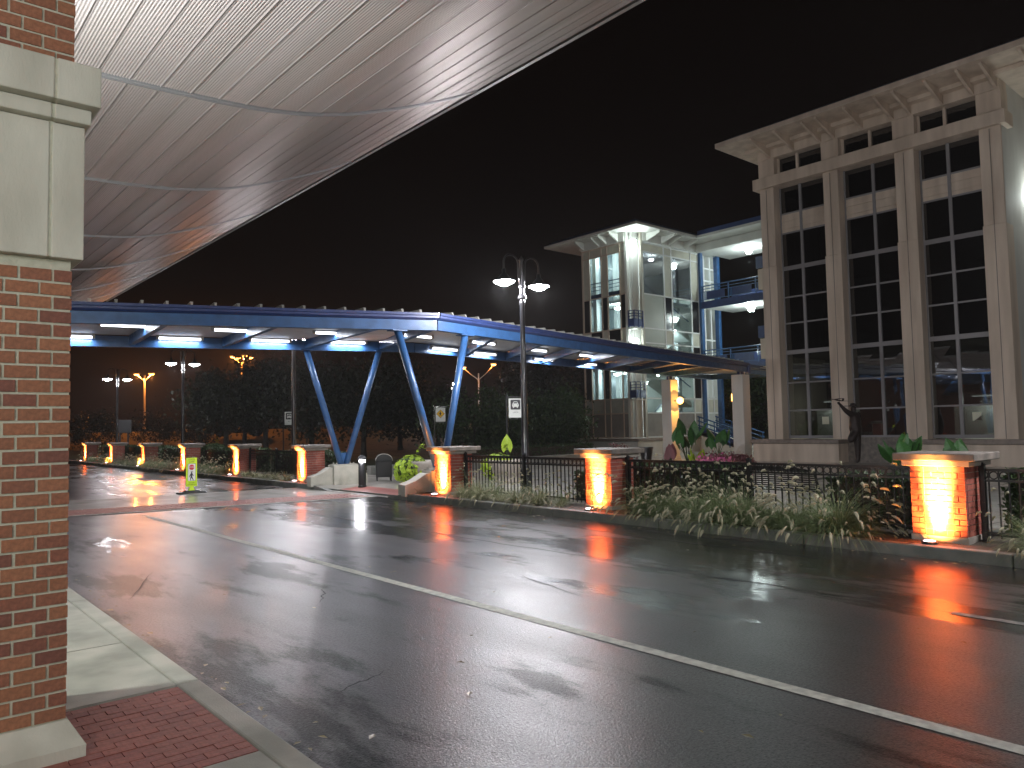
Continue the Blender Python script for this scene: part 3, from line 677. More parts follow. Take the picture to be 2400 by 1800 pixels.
# ------------------------------------------------------------------ concrete columns under the canopy end
for (cx_, cy_, lab) in ((27.98, 17.82, 'pale square column under the canopy end beside the big windowed building'), (27.96, 21.53, 'pale square column carrying the amber globe lamp')):
    t = empty('concrete_column', (cx_+.27, cy_+.27, 0), label=lab, cat='column')
    MB().box(-.27,.27,-.27,.27,.0,3.62).build('shaft', MT['stuccow'], t, bevel=.015)
    MB().box(-.30,.30,-.30,.30,.0,.16).build('base', MT['stuccow'], t, bevel=.01)
    MB().box(-.09,.09,-.09,.09,3.62,3.80).build('bracket', MT['bluedk'], t)
    for sx_ in (-.16,.16): MB().tube([(sx_,-.1,3.62),(sx_,-.1,3.76)], .018, 8).build('bolt', MT['galv'], t)
g = empty('globe_lamp', (28.23, 21.24, 2.65), label='glowing amber globe lamp on the pale column before the tower', cat='lamp')
MB().lathe([(.0,-.16),(.08,-.14),(.14,-.07),(.16,0),(.14,.07),(.08,.14),(.0,.16)], n=18).build('globe', MT['amber'], g, smooth=True)
MB().tube([(0,.1,0),(0,.30,0)], .035, 10).build('arm', MT['galv'], g)
light('POINT', (0,-.22,0), 60, (1,.42,.08), g, .0)
a2 = empty('wall_lamp', (28.3, 18.46, 2.68), label='small amber wall lamp on the back of the pale column at the building corner', cat='lamp')
MB().box(-.05,.05,-.08,-.02,-.2,.2).build('backplate', MT['galv'], a2)
MB().lathe([(.0,-.17),(.06,-.16),(.07,-.1),(.07,.1),(.06,.16),(.0,.17)], (0,.05,0), 14).build('lens', MT['amber'], a2, smooth=True)
light('POINT', (0,.2,0), 30, (1,.42,.08), a2, .0)

# ------------------------------------------------------------------ glazed stair tower
tw = empty('stair_tower', (34, 29, 0), label='glazed stair tower with overhanging flat roof behind the blue canopy', cat='tower')
def tp(mb, n, m, par=None, **k): return bw(mb, n, m, par or tw, **k)
TZ = [.90, 2.22, 3.03, 4.9, 6.10, 6.91, 8.82, 11.2, 11.68]
LY = [30.55, 30.03, 29.1, 28.66, 27.72, 27.3]; RX = [32.62, 34.51, 35.2, 37.02, 37.76]
greyp = surf('grey_panel', (.30,.28,.26), .35, col2=(.24,.225,.21), scale=2); greyl = surf('light_grey_panel', (.42,.43,.39), .4, col2=(.34,.35,.32), scale=2.5)
pale = surf('frosted_panel', (.42,.45,.40), .4, col2=(.36,.39,.35), scale=1.5)
Lt = [[greyp]*5, [greyl]*5, ['D','G','D','G','G'], ['D','G','D','G','D'], ['P','D','P','D','P'], ['D','G','D','G','D'], ['P','G','P','G','P'], ['P']*5]
Rt = [[greyp]*4, ['G','G','G','P'], ['G','G','G','D'], ['F','G','G','D'], ['F','P','G','P'], ['F','D','G','D'], ['K','P','K','P'], ['P']*4]
mm = {'D': MT['darkpanel'], 'G': MT['glassT'], 'P': MT['panelw'], 'F': pale, 'K': MT['glass']}
lf = tp(MB().box(31.78, 31.86, 30.55, 30.63, .9, 11.8), 'left_glazing', MT['orangelit'])
for r in range(8):
    for c in range(5):
        m_ = Lt[r][c]; m_ = mm[m_] if isinstance(m_, str) else m_
        tp(MB().box(31.815, 31.835, LY[c+1]+.03, LY[c]-.03, TZ[r]+.03, TZ[r+1]-.03), 'pane', m_, lf)
for y in LY: tp(MB().box(31.775, 31.855, y-.035, y+.035, .9, 11.72), 'mullion', MT['orangelit'], lf)
for z in TZ: tp(MB().box(31.778, 31.852, 27.27, 30.58, z-.032, z+.032), 'transom', MT['orangelit'], lf)
rf = tp(MB().box(32.52, 32.6, 26.79, 26.87, .9, 11.8), 'right_glazing', MT['whitealu'])
for r in range(8):
    for c in range(4):
        m_ = Rt[r][c]; m_ = mm[m_] if isinstance(m_, str) else m_
        tp(MB().box(RX[c]+.03, RX[c+1]-.03, 26.815, 26.835, TZ[r]+.03, TZ[r+1]-.03), 'pane', m_, rf)
for x in RX: tp(MB().box(x-.04, x+.04, 26.775, 26.855, .9, 11.75), 'mullion', MT['whitealu'], rf)
for z in TZ: tp(MB().box(32.6, 37.8, 26.778, 26.852, z-.036, z+.036), 'transom', MT['whitealu'], rf)
# corner: recessed white column, jambs, little balconies
tp(MB().box(31.98, 32.5, 26.98, 27.2, .9, 12.2), 'corner_column', MT['stuccow'])
tp(MB().box(31.74, 31.9, 27.16, 27.34, .9, 12.2), 'corner_jamb', MT['stuccow']); tp(MB().box(32.46, 32.64, 26.74, 26.9, .9, 12.2), 'corner_jamb', MT['galv'])
for z0 in (6.95, 3.05):
    bl = tp(MB().box(31.80, 32.46, 26.72, 26.74, z0, z0+.42), 'balcony', MT['bluedk'])
    tp(MB().box(31.72, 31.74, 26.74, 27.14, z0, z0+.42), 'panel', MT['bluedk'], bl)
    for z in (z0+.56, z0+.70, z0+.86):
        tp(MB().box(31.70, 32.48, 26.70, 26.74, z-.02, z+.02), 'rail', MT['bluedk'], bl); tp(MB().box(31.70, 31.74, 26.742, 27.16, z-.02, z+.02), 'rail', MT['bluedk'], bl)
    for x_, y_ in ((31.72,26.72),(32.1,26.72),(32.46,26.72),(31.72,27.12)): tp(MB().box(x_-.025, x_+.025, y_-.025, y_+.025, z0-.05, z0+.88), 'post', MT['bluedk'], bl)
    tp(MB().box(31.74, 32.5, 26.74, 27.2, z0-.14, z0-.06), 'floor', MT['stuccow'], bl)
for z0 in (11.72, 6.28):
    cl = empty('corner_lamp', (31.72, 26.66, z0-.12), label='bright white lamp on the tower corner, '+('under the roof' if z0 > 9 else 'just above the blue canopy'), cat='lamp', group='bright lamps on the tower corner')
    MB().box(-.02,.14,-.02,.14,-.02,.1).build('bracket', MT['whitealu'], cl)
    MB().lathe([(.0,-.16),(.12,-.15),(.17,-.06),(.16,.02),(.05,.06)], n=16).build('lens', MT['flood'], cl, smooth=True)
    light('POINT', (-.35,-.35,-.35), 14 if z0 > 9 else 9, (.82,1,.97), cl, .0)
# plinth, roof, brackets
tp(MB().box(31.5, 38.0, 26.5, 31, -.1, .70), 'plinth', MT['stuccow']); tp(MB().box(31.38, 38.05, 26.38, 31.1, .70, .86), 'plinth_cap', MT['sill'], bevel=.02)
tp(MB().box(31.7, 31.9, 27.3, 30.6, 11.72, 12.2), 'frieze', MT['stuccow']); tp(MB().box(32.6, 37.8, 26.72, 26.9, 11.75, 12.2), 'frieze', MT['stuccow'])
rfo = tp(MB().hexa([(30.9,25.7,12.22),(41,25.7,12.22),(41,32.85,12.22),(30.9,32.85,12.22)], [(30.9,25.7,12.36),(41,25.7,12.36),(41,32.85,12.36),(30.9,32.85,12.36)]), 'roof', MT['stuccow'])
tp(MB().hexa([(30.95,25.75,12.362),(41,25.75,12.362),(41,32.8,12.362),(30.95,32.8,12.362)], [(31.3,26.1,12.62),(41,26.1,12.62),(41,32.4,12.62),(31.3,32.4,12.62)]), 'roof_edge', MT['navy'], rfo)
for y in (27.75, 28.6, 29.15, 30.35): tp(MB().prism([(31.72,11.75),(31.72,12.21),(31.0,12.21),(31.0,12.1)], 'y', y-.05, y+.05), 'bracket', MT['stuccow'], rfo)
for x in (33.0, 34.3, 34.95, 36.4): tp(MB().prism([(26.74,11.8),(26.74,12.21),(25.8,12.21),(25.8,12.1)], 'x', x-.05, x+.05), 'bracket', MT['stuccow'], rfo)
# inside: slabs, core wall, white columns, stair flights
for z in (4.72, 8.58): tp(MB().box(32.7, 40.2, 27.6, 31, z, z+.18), 'floor_slab', MT['stuccow'])
tp(MB().box(32.0, 40, 27, 31, 11.9, 12.0), 'ceiling', MT['stuccow'])
tp(MB().box(34.6, 39.9, 30.7, 30.9, .9, 11.9), 'back_wall', MT['stuccow']); tp(MB().box(39.7, 39.9, 27, 30.7, .9, 11.9), 'end_wall', MT['stuccow'])
frost = surf('frosted_back', (.30,.34,.36), .3, col2=(.25,.29,.31), scale=1.2)
for (z0_, z1_) in ((.9,3),(3.06,4.7),(4.95,6.9),(6.96,8.55),(8.8,11.0),(11.06,11.9)): tp(MB().box(31.9, 36.5, 30.62, 30.68, z0_, z1_), 'back_wall', frost)
for x in (32.9, 33.9): tp(MB().box(x-.05, x+.05, 30.54, 30.61, .9, 11.9), 'back_mullion', MT['whitealu'])
for z in (3.03, 6.93, 11.03): tp(MB().box(31.9, 34.5, 30.55, 30.6, z-.05, z+.05), 'back_transom', MT['whitealu'])
for (x, y) in ((32.5,30.2),(34.3,30.2),(33.6,28.7),(37.4,28.2)): tp(MB().box(x-.14, x+.14, y-.14, y+.14, .9, 11.9), 'inner_column', MT['whitealu'])
for (x0_, z0_, x1_, z1_, y0_) in ((33.2,8.6,37.2,6.75,27.15),(37.2,6.7,33.4,4.8,28.3),(33.2,4.75,37.2,2.85,27.15),(37.2,2.8,34.6,.95,28.3)):
    st = tp(MB().add([(x0_,y0_,z0_-.3),(x1_,y0_,z1_-.3),(x1_,y0_+1,z1_-.3),(x0_,y0_+1,z0_-.3),(x0_,y0_,z0_),(x1_,y0_,z1_),(x1_,y0_+1,z1_),(x0_,y0_+1,z0_)],[(0,3,2,1),(4,5,6,7),(0,1,5,4),(1,2,6,5),(2,3,7,6),(3,0,4,7)]), 'stair_flight', MT['stuccow'])
    tp(MB().tube([(x0_,y0_+.05,z0_+.9),(x1_,y0_+.05,z1_+.9)], .03, 8), 'handrail', MT['blue'], st)
for z0 in (4.92, 8.78):
    rl = tp(MB().box(31.98, 32.02, 27.7, 30.5, z0+.95, z0+1.0), 'inner_rail', MT['bluedk'])
    for z in (.3,.55,.75): tp(MB().box(31.985, 32.015, 27.7, 30.5, z0+z, z0+z+.03), 'rail_bar', MT['bluedk'], rl)
    tp(MB().box(31.99, 32.01, 27.75, 30.45, z0+.02, z0+.3), 'rail_panel', MT['bluedk'], rl)
TL = [(35.9,27.9,6.95,'seen through the middle of its right side',150),(33,29.2,11.6,'behind the upper left panes',200),(36.4,29.2,11.6,'behind the upper right panes',130),(33,29.2,4.5,'behind the left panes at the lower floor',90),(36.2,28.9,4.5,'behind the right panes at the lower floor',110),(33,29.0,8.3,'behind the left panes at the middle floor',90)]
for x, y, z, d, pw in TL:
    cl = empty('ceiling_lamp', (x, y, z), label='small ceiling lamp inside the stair tower, '+d, cat='lamp', group='ceiling lamps inside the tower')
    MB().lathe([(.0,-.06),(.12,-.05),(.16,.0),(.16,.05)], n=14).build('lens', MT['cool'], cl); light('POINT', (0,0,-.2), pw*.38, (.76,.93,1), cl, .0)

# stair bay with blue posts, open bridge decks and roof
br = empty('bridge_walkway', (38.5, 22, 0), label='open blue-railed bridge decks between the stair tower and the big building', cat='bridge')
def bp_(mb, n, m, par=None, **k): return bw(mb, n, m, par or br, **k)
bp_(MB().box(36.2, 42, 14, 25.69, 12.22, 12.36), 'roof', MT['stuccow']); bp_(MB().box(36.25, 42, 14, 25.69, 12.363, 12.62), 'roof_edge', MT['navy'])
bp_(MB().box(37.5, 37.8, 14, 26.7, 11.74, 12.2), 'roof_beam', MT['stuccow']); bp_(MB().box(37.82, 41, 14, 26.7, 11.78, 11.9), 'ceiling', MT['stuccow'])
for x in (37.87, 39.6): bp_(MB().box(x-.11, x+.15, 26.62, 26.9, .1, 11.75), 'post', MT['blue'], bevel=.01)
for x in (38.5, 39.12): bp_(MB().box(x-.05, x+.05, 26.9, 27.0, .1, 11.7), 'mullion', MT['whitealu'])
for z in (2.2, 3.05, 5.6, 6.6, 8.6, 10.2, 10.95): bp_(MB().box(37.95, 39.5, 26.91, 26.99, z-.045, z+.045), 'transom', MT['whitealu'])
bp_(MB().box(37.95, 39.5, 26.95, 26.96, 2.2, 3.0), 'panel', MT['panelw'])
for zt in (8.78, 4.95):
    dk = bp_(MB().box(37.82, 41, 14, 26.6, zt-.36, zt-.02), 'deck', MT['stuccow']); bp_(MB().box(37.72, 37.815, 14, 26.6, zt-.42, zt+.0), 'deck_fascia', MT['bluedk'], dk)
    bp_(MB().tube([(37.76,14,zt+.92),(37.76,26.6,zt+.92)], .035, 8), 'handrail', MT['blue'], dk)
    for z in (.74,.58,.10): bp_(MB().box(37.745,37.775,14,26.6,zt+z-.018,zt+z+.018), 'rail', MT['blue'], dk)
    for k in range(7):
        y = 26.5-1.75*k; bp_(MB().box(37.73,37.79,y-.03,y+.03,zt,zt+.9), 'rail_post', MT['blue'], dk)
        bp_(MB().box(37.752,37.768,y-1.5,y-.25,zt+.12,zt+.56), 'rail_panel', MT['bluedk'], dk)
        for q in (.12,.2): bp_(MB().box(37.74,37.78,y-q-.012,y-q+.012,zt+.1,zt+.58), 'rail_bar', MT['blue'], dk)
    bp_(MB().box(40.9,40.95,14,26.6,zt,zt+.9), 'far_rail', MT['bluedk'], dk)
    bp_(MB().box(37.3, 38.6, 20.2, 22.55, zt+.1, zt+1.2), 'landing_block', MT['stucco'], dk)
    bp_(MB().box(37.2, 37.28, 20.2, 22.6, zt+1.25, zt+1.9), 'landing_rail', MT['bluedk'], dk)
for (x, y, z, pw, d) in ((39.0,24.1,11.6,42,'under the bridge roof'),(39.0,24.1,8.2,38,'under the upper bridge deck'),(39,21.5,4.3,50,'under the lower bridge deck')):
    cl = empty('bridge_lamp', (x, y, z), label='bright white ceiling lamp '+d, cat='lamp', group='ceiling lamps of the bridge')
    MB().lathe([(.0,-.2),(.14,-.18),(.2,-.05),(.17,.05),(.25,.07),(.25,.1)], n=16).build('lens', MT['flood'], cl, smooth=True); light('POINT', (0,0,-.7), pw, (.82,.97,1), cl, .0)
# outside stair with blue rails at the tower foot
os_ = empty('outside_stair', (37.6, 25, 0), label='short concrete stair with blue railings at the foot of the tower', cat='stair')
for k in range(7): bw(MB().box(37.0, 38.8, 26.5-.46*k-.46, 26.5-.46*k, -.1, 1.05-.15*k), 'step', MT['stuccow'], os_)
for x in (37.0, 38.75):
    for dz in (.95, .7, .45): bw(MB().tube([(x,26.6,1.05+dz),(x,23.4,.05+dz)], .04, 8), 'handrail', MT['blue'], os_)
    for k in range(4): bw(MB().box(x-.025,x+.025,26.5-k-.025,26.5-k+.025,.8-.3*k,2.0-.31*k), 'post', MT['blue'], os_)
    bw(MB().add([(x,26.6,.95),(x,23.4,-.05),(x,23.4,.4),(x,26.6,1.4),(x+.04,26.6,.95),(x+.04,23.4,-.05),(x+.04,23.4,.4),(x+.04,26.6,1.4)],[(0,1,2,3),(7,6,5,4),(0,4,5,1),(1,5,6,2),(2,6,7,3),(3,7,4,0)]), 'stringer', MT['bluedk'], os_)

# ------------------------------------------------------------------ big building with tall window bays
bd = empty('terminal_building', (32, 12, 0), label='tall pale building with three dark window bays and overhanging bracketed roof', cat='building')
def bp2(mb, n, m, par=None, **k): return bw(mb, n, m, par or bd, **k)
PIL = [(16.43,17.09),(13.69,14.33),(10.88,11.59),(8.11,8.81)]
for (a, b) in PIL:
    p = bp2(MB().box(28.6, 29.3, a, b, .88, 8.05), 'pilaster', MT['stucco'], bevel=.012)
    bp2(MB().box(28.63, 29.3, a+.02, b-.02, 8.06, 11.36), 'pilaster_upper', MT['stucco'], p, bevel=.012)
    bp2(MB().box(28.594, 28.598, (a+b)/2-.012, (a+b)/2+.012, .9, 11.3), 'groove', MT['sill'], p)
    bp2(MB().box(28.66, 29.3, a-.03, b+.03, 11.82, 12.6), 'upper_pier', MT['stucco'], p, bevel=.01)
bp2(MB().box(28.45, 29.3, 7.95, 17.3, 11.36, 11.82), 'string_course', MT['stucco'], bevel=.015)
bp2(MB().box(28.62, 29.3, 8.1, 17.12, 12.6, 12.95), 'frieze', MT['stucco'])
# roof with soffit and fins
ro = bp2(MB().hexa([(27.0,-6,13.10),(46,-6,13.10),(46,18.1,13.10),(27.0,18.1,13.10)], [(27.0,-6,13.30),(46,-6,13.30),(46,18.1,13.30),(27.0,18.1,13.30)]), 'roof', MT['stucco'])
bp2(MB().hexa([(27.06,-6,13.302),(46,-6,13.302),(46,18.04,13.302),(27.06,18.04,13.302)], [(27.5,-6,13.55),(46,-6,13.55),(46,17.6,13.55),(27.5,17.6,13.55)]), 'roof_edge', MT['navy'], ro)
bp2(MB().box(28.3, 46, -6, 17.5, 12.955, 13.098), 'soffit_frame', MT['stucco'], ro)
for y in (16.55,15.48,14.34,13.78,12.68,11.56,10.94,9.88,8.9,8.2,7.1,6.4,5.3): bp2(MB().prism([(28.62,12.62),(28.62,13.095),(27.15,13.095),(27.15,13.02)], 'y', y-.045, y+.045), 'roof_fin', MT['stucco'], ro)
# plinth blocks, sills, recessed middle
for (a, b) in ((13.95, 17.6), (5.5, 11.45)):
    p = bp2(MB().box(28.25, 29.3, a, b, -.1, .72), 'plinth', MT['stucco']); bp2(MB().box(28.15, 29.3, a-.06, b+.06, .722, .885), 'sill', MT['sill'], p, bevel=.015)
bp2(MB().box(29.0, 29.3, 11.45, 13.95, -.1, .95), 'plinth', MT['capstone'])
# window bays: frame, panes, louvred spandrels
BAYS = [(16.43, 15.51, 14.33), (13.69, 12.55, 11.59), (10.88, 9.92, 8.81)]
WZ = [.97, 2.05, 3.19, 4.45, 5.65, 6.74, 7.95, 9.42, 10.24, 11.36]; THICK = {4.45, 7.95}
for bi, (a, m_, b) in enumerate(BAYS):
    w = bp2(MB().box(29.06, 29.16, a-.06, a, .9, 11.36), 'window', MT['greyframe'])
    bp2(MB().box(29.06, 29.16, b, b+.06, .9, 11.36), 'frame', MT['greyframe'], w); bp2(MB().box(29.04, 29.16, m_-.055, m_+.055, .9, 11.35), 'mullion', MT['greyframe'], w)
    for z in WZ[:-1]:
        h = .085 if z in THICK else .03
        if z == .97: h = .06
        bp2(MB().box(29.05, 29.15, b+.06, a-.06, z-h, z+h), 'transom', MT['greyframe'], w)
    for r in range(9):
        for (p, q) in ((m_+.055, a-.06), (b+.06, m_-.055)):
            if r == 7:
                for k in range(5): bp2(MB().box(29.08-.015*(k % 2), 29.14, p, q, 9.45+.157*k, 9.45+.157*k+.15), 'louvre', MT['stucco'], w)
            else:
                e = [random.uniform(-.006,.006) for _ in range(4)]; z0_, z1_ = WZ[r]+.02, WZ[r+1]-.02
                bp2(MB().hexa([(29.09+e[0],p,z0_),(29.102+e[0],p,z0_),(29.102+e[1],q,z0_),(29.09+e[1],q,z0_)], [(29.09+e[2],p,z1_),(29.102+e[2],p,z1_),(29.102+e[3],q,z1_),(29.09+e[3],q,z1_)]), 'pane', MT['glass'], w)
    for (p, q) in ((m_+.05, a-.12), (b+.12, m_-.05)): bp2(MB().box(29.0, 29.02, p, q, 11.9, 12.56), 'pane', MT['glass'], w)
    bp2(MB().box(28.9, 29.05, m_-.05, m_+.05, 11.83, 12.6), 'mullion', MT['stucco'], w)
    for (p, q) in ((a-.12, a), (b, b+.12)): bp2(MB().box(28.95, 29.05, p, q, 11.83, 12.6), 'frame', MT['stucco'], w)
# shell and dim rooms behind the glass
inr = surf('dim_room', (.16,.13,.11), .9, col2=(.1,.085,.07), scale=1)
bp2(MB().box(33.2, 33.4, 8.3, 17, -.1, 12.9), 'inner_wall', inr)
for z in (-.1, 4.35, 7.85, 11.4): bp2(MB().box(29.32, 33.2, 8.3, 17, z, z+.2), 'floor', inr)
bp2(MB().box(29.3, 42, 16.85, 17.08, -.1, 12.95), 'side_wall', MT['stucco']); bp2(MB().box(28.7, 42, 8.12, 8.3, -.1, 12.95), 'side_wall', MT['stuccow'])
bp2(MB().box(31.5, 31.8, -6, 8.1, -.1, 12.95), 'wing_wall', MT['stuccow'])
for (y0_, y1_, x_) in ((15.0,16.2,31.0),(14.4,14.95,31.0),(9.0,10.9,31.2)): bp2(MB().box(x_, x_+.06, y0_, y1_, .1, 2.1), 'partition', MT['stuccow'])
for (y_, z_, x_) in ((14.85,1.62,29.085),(9.45,1.66,29.085)): bp2(MB().box(x_, x_+.004, y_-.14, y_+.14, z_-.15, z_+.15), 'notice', MT['paper'])
for (y, pw) in ((15.2, 22), (9.6, 26)):
    cl = empty('room_lamp', (30.6, y, 2.4), label='dim room light behind the %s ground-floor window of the big building' % ('left' if y > 12 else 'right'), cat='lamp')
    MB().box(-.05,.05,-.5,.5,0,.06).build('housing', MT['galv'], cl); MB().box(-.03,.03,-.46,.46,-.02,-.002).build('tube', emit('dim_tube', (.9,1,.85), 1.2), cl); light('POINT', (0,0,-.2), pw, (.9,1,.8), cl, .2)
# ------------------------------------------------------------------ twin-headed lamp posts
def lamp_post(y, label, pw, x=11.25):
    t = empty('lamp_post', (x, y, .1), label=label, cat='lamp post', group='black twin-headed lamp posts behind the fence')
    MB().lathe([(.16,0),(.16,.08),(.13,.12),(.13,.5),(.105,.56),(.085,.62),(.075,1.6),(.06,3.2),(.055,4.25),(.07,4.27),(.07,4.33),(.05,4.36),(.045,5.25),(.06,5.27),(.03,5.33),(.0,5.38)], n=14).build('post', MT['black'], t, smooth=True)
    MB().lathe([(.07,4.38),(.1,4.4),(.1,4.44),(.06,4.5),(.06,4.62),(.085,4.64),(.085,4.68),(.05,4.7)], n=14).build('collar', MT['black'], t)
    for s in (-1, 1):
        pts = [(s*.05,0,4.68),(s*.10,0,4.95)]
        for k in range(9):
            a = PI-PI*k/8; pts.append((s*(.31+.21*math.cos(a)), 0, 5.18+.18*math.sin(a)))
        pts.append((s*.52,0,5.0)); MB().tube(pts, .021, 8).build('arm', MT['black'], t, smooth=True)
        h = MB().lathe([(.03,5.02),(.045,5.0),(.045,4.92),(.085,4.88),(.13,4.82),(.15,4.79),(.255,4.745),(.262,4.73),(.255,4.725),(.15,4.76)], (s*.52,0,0), 20).build('shade', MT['black'], t, smooth=True)
        MB().lathe([(.0,4.63),(.09,4.645),(.17,4.69),(.235,4.722),(.15,4.755)], (s*.52,0,0), 16).build('lens', MT['lens'], h, smooth=True)  # glowing lens widened out to the brim to stand in for glare
        light('POINT', (s*.52,0,4.52), pw, (.95,.93,.96), t, .02)
    return t
lamp_post(12.72, 'black twin lamp post in the middle of the picture beside the car sign', 175)
lamp_post(24.65, 'black twin lamp post with its heads hidden by the canopy, beside the bus sign', 80)
lamp_post(36.5, 'black twin lamp post lit below the canopy, left of the sodium mast', 60)
lamp_post(48.35, 'farthest black twin lamp post, next to the foreground pillar', 50)
lamp_post(.85, 'black twin lamp post beyond the right edge of the picture', 175)
lamp_post(-11, 'black twin lamp post far beyond the right edge of the picture', 175)

# ------------------------------------------------------------------ lettering helper
def text_part(s, size, loc, parent, mat, name='lettering'):
    cu_ = bpy.data.curves.new('txt', 'FONT'); cu_.body = s; cu_.size = size; cu_.align_x = 'CENTER'; cu_.align_y = 'CENTER'; cu_.extrude = .001; cu_.resolution_u = 2
    o = bpy.data.objects.new('txt', cu_); C.objects.link(o); bpy.context.view_layer.update()
    me = bpy.data.meshes.new_from_object(o.evaluated_get(bpy.context.evaluated_depsgraph_get())); bpy.data.objects.remove(o)
    me.materials.clear(); me.materials.append(mat)
    r = link(name, me, parent, loc); r.rotation_euler = (PI/2, 0, 0); return r
def flat(poly, y0, y1): return MB().prism(poly, 'y', y0, y1)
def rrect(x0, x1, z0, z1, r, n=4):
    P = []
    for cx_, cz_, a0 in ((x1-r,z0+r,-PI/2),(x1-r,z1-r,0),(x0+r,z1-r,PI/2),(x0+r,z0+r,PI)):
        for k in range(n+1): a = a0+PI/2*k/n; P.append((cx_+r*math.cos(a), cz_+r*math.sin(a)))
    return P
walker = [[(-.012,.10),(.012,.10),(.03,.05),(.055,.015),(.045,.005),(.018,.035),(.012,.0),(.03,-.05),(.055,-.10),(.04,-.105),(.008,-.055),(-.012,-.03),(-.03,-.105),(-.048,-.10),(-.032,-.02),(-.02,.03),(-.04,.015),(-.055,-.02),(-.066,-.013),(-.05,.04)]]
def disc(cx_, cz_, r, n=12): return [(cx_+r*math.cos(2*PI*k/n), cz_+r*math.sin(2*PI*k/n)) for k in range(n)]
# in-road crossing sign, facing down the road
sg = empty('crossing_sign', (6.75, 21.15, .004), .1, 'lime yellow in-road crossing sign with red stop symbol on a black rubber base', 'sign')
MB().hexa([(-.36,-.16,0),(.36,-.16,0),(.36,.16,0),(-.36,.16,0)],[(-.34,-.13,.045),(.34,-.13,.045),(.34,.13,.045),(-.34,.13,.045)]).build('rubber_base', MT['blackm'], sg, bevel=.01)
MB().hexa([(-.2,-.1,.046),(.2,-.1,.046),(.2,.1,.046),(-.2,.1,.046)],[(-.17,-.07,.085),(.17,-.07,.085),(.17,.07,.085),(-.17,.07,.085)]).build('rubber_boss', MT['blackm'], sg)
MB().hexa([(-.08,-.03,.086),(.08,-.03,.086),(.08,.03,.086),(-.08,.03,.086)],[(-.04,-.02,.2),(.04,-.02,.2),(.04,.02,.2),(-.04,.02,.2)]).build('bracket', MT['lime'], sg)
pn = flat(rrect(-.147,.147,.19,.955,.012), -.01, .012).build('panel', MT['lime'], sg)
flat(rrect(-.105,.105,.335,.80,.02), -.013, -.0105).build('border', MT['signblack'], pn); flat(rrect(-.098,.098,.342,.793,.016), -.0155, -.0135).build('inset', MT['white'], pn)
flat([(.075*math.cos(PI/8+k*PI/4), .70+.075*math.sin(PI/8+k*PI/4)) for k in range(8)], -.018, -.016).build('stop_octagon', MT['red'], pn)
text_part('STOP', .062, (0,-.0195,.70), pn, MT['white']); text_part('FOR', .035, (0,-.017,.585), pn, MT['signblack'])
flat([(x*1.05, .455+z*1.0) for x, z in walker[0]], -.018, -.016).build('walking_figure', MT['signblack'], pn); flat(disc(-.002,.575-.005,.016), -.018, -.016).build('walking_head', MT['signblack'], pn)
text_part('STATE', .062, (0,-.012,.905), pn, MT['signblack']); text_part('LAW', .062, (0,-.012,.845), pn, MT['signblack'])
text_part('WITHIN', .045, (0,-.012,.285), pn, MT['signblack']); text_part('CROSSWALK', .040, (0,-.012,.235), pn, MT['signblack'])
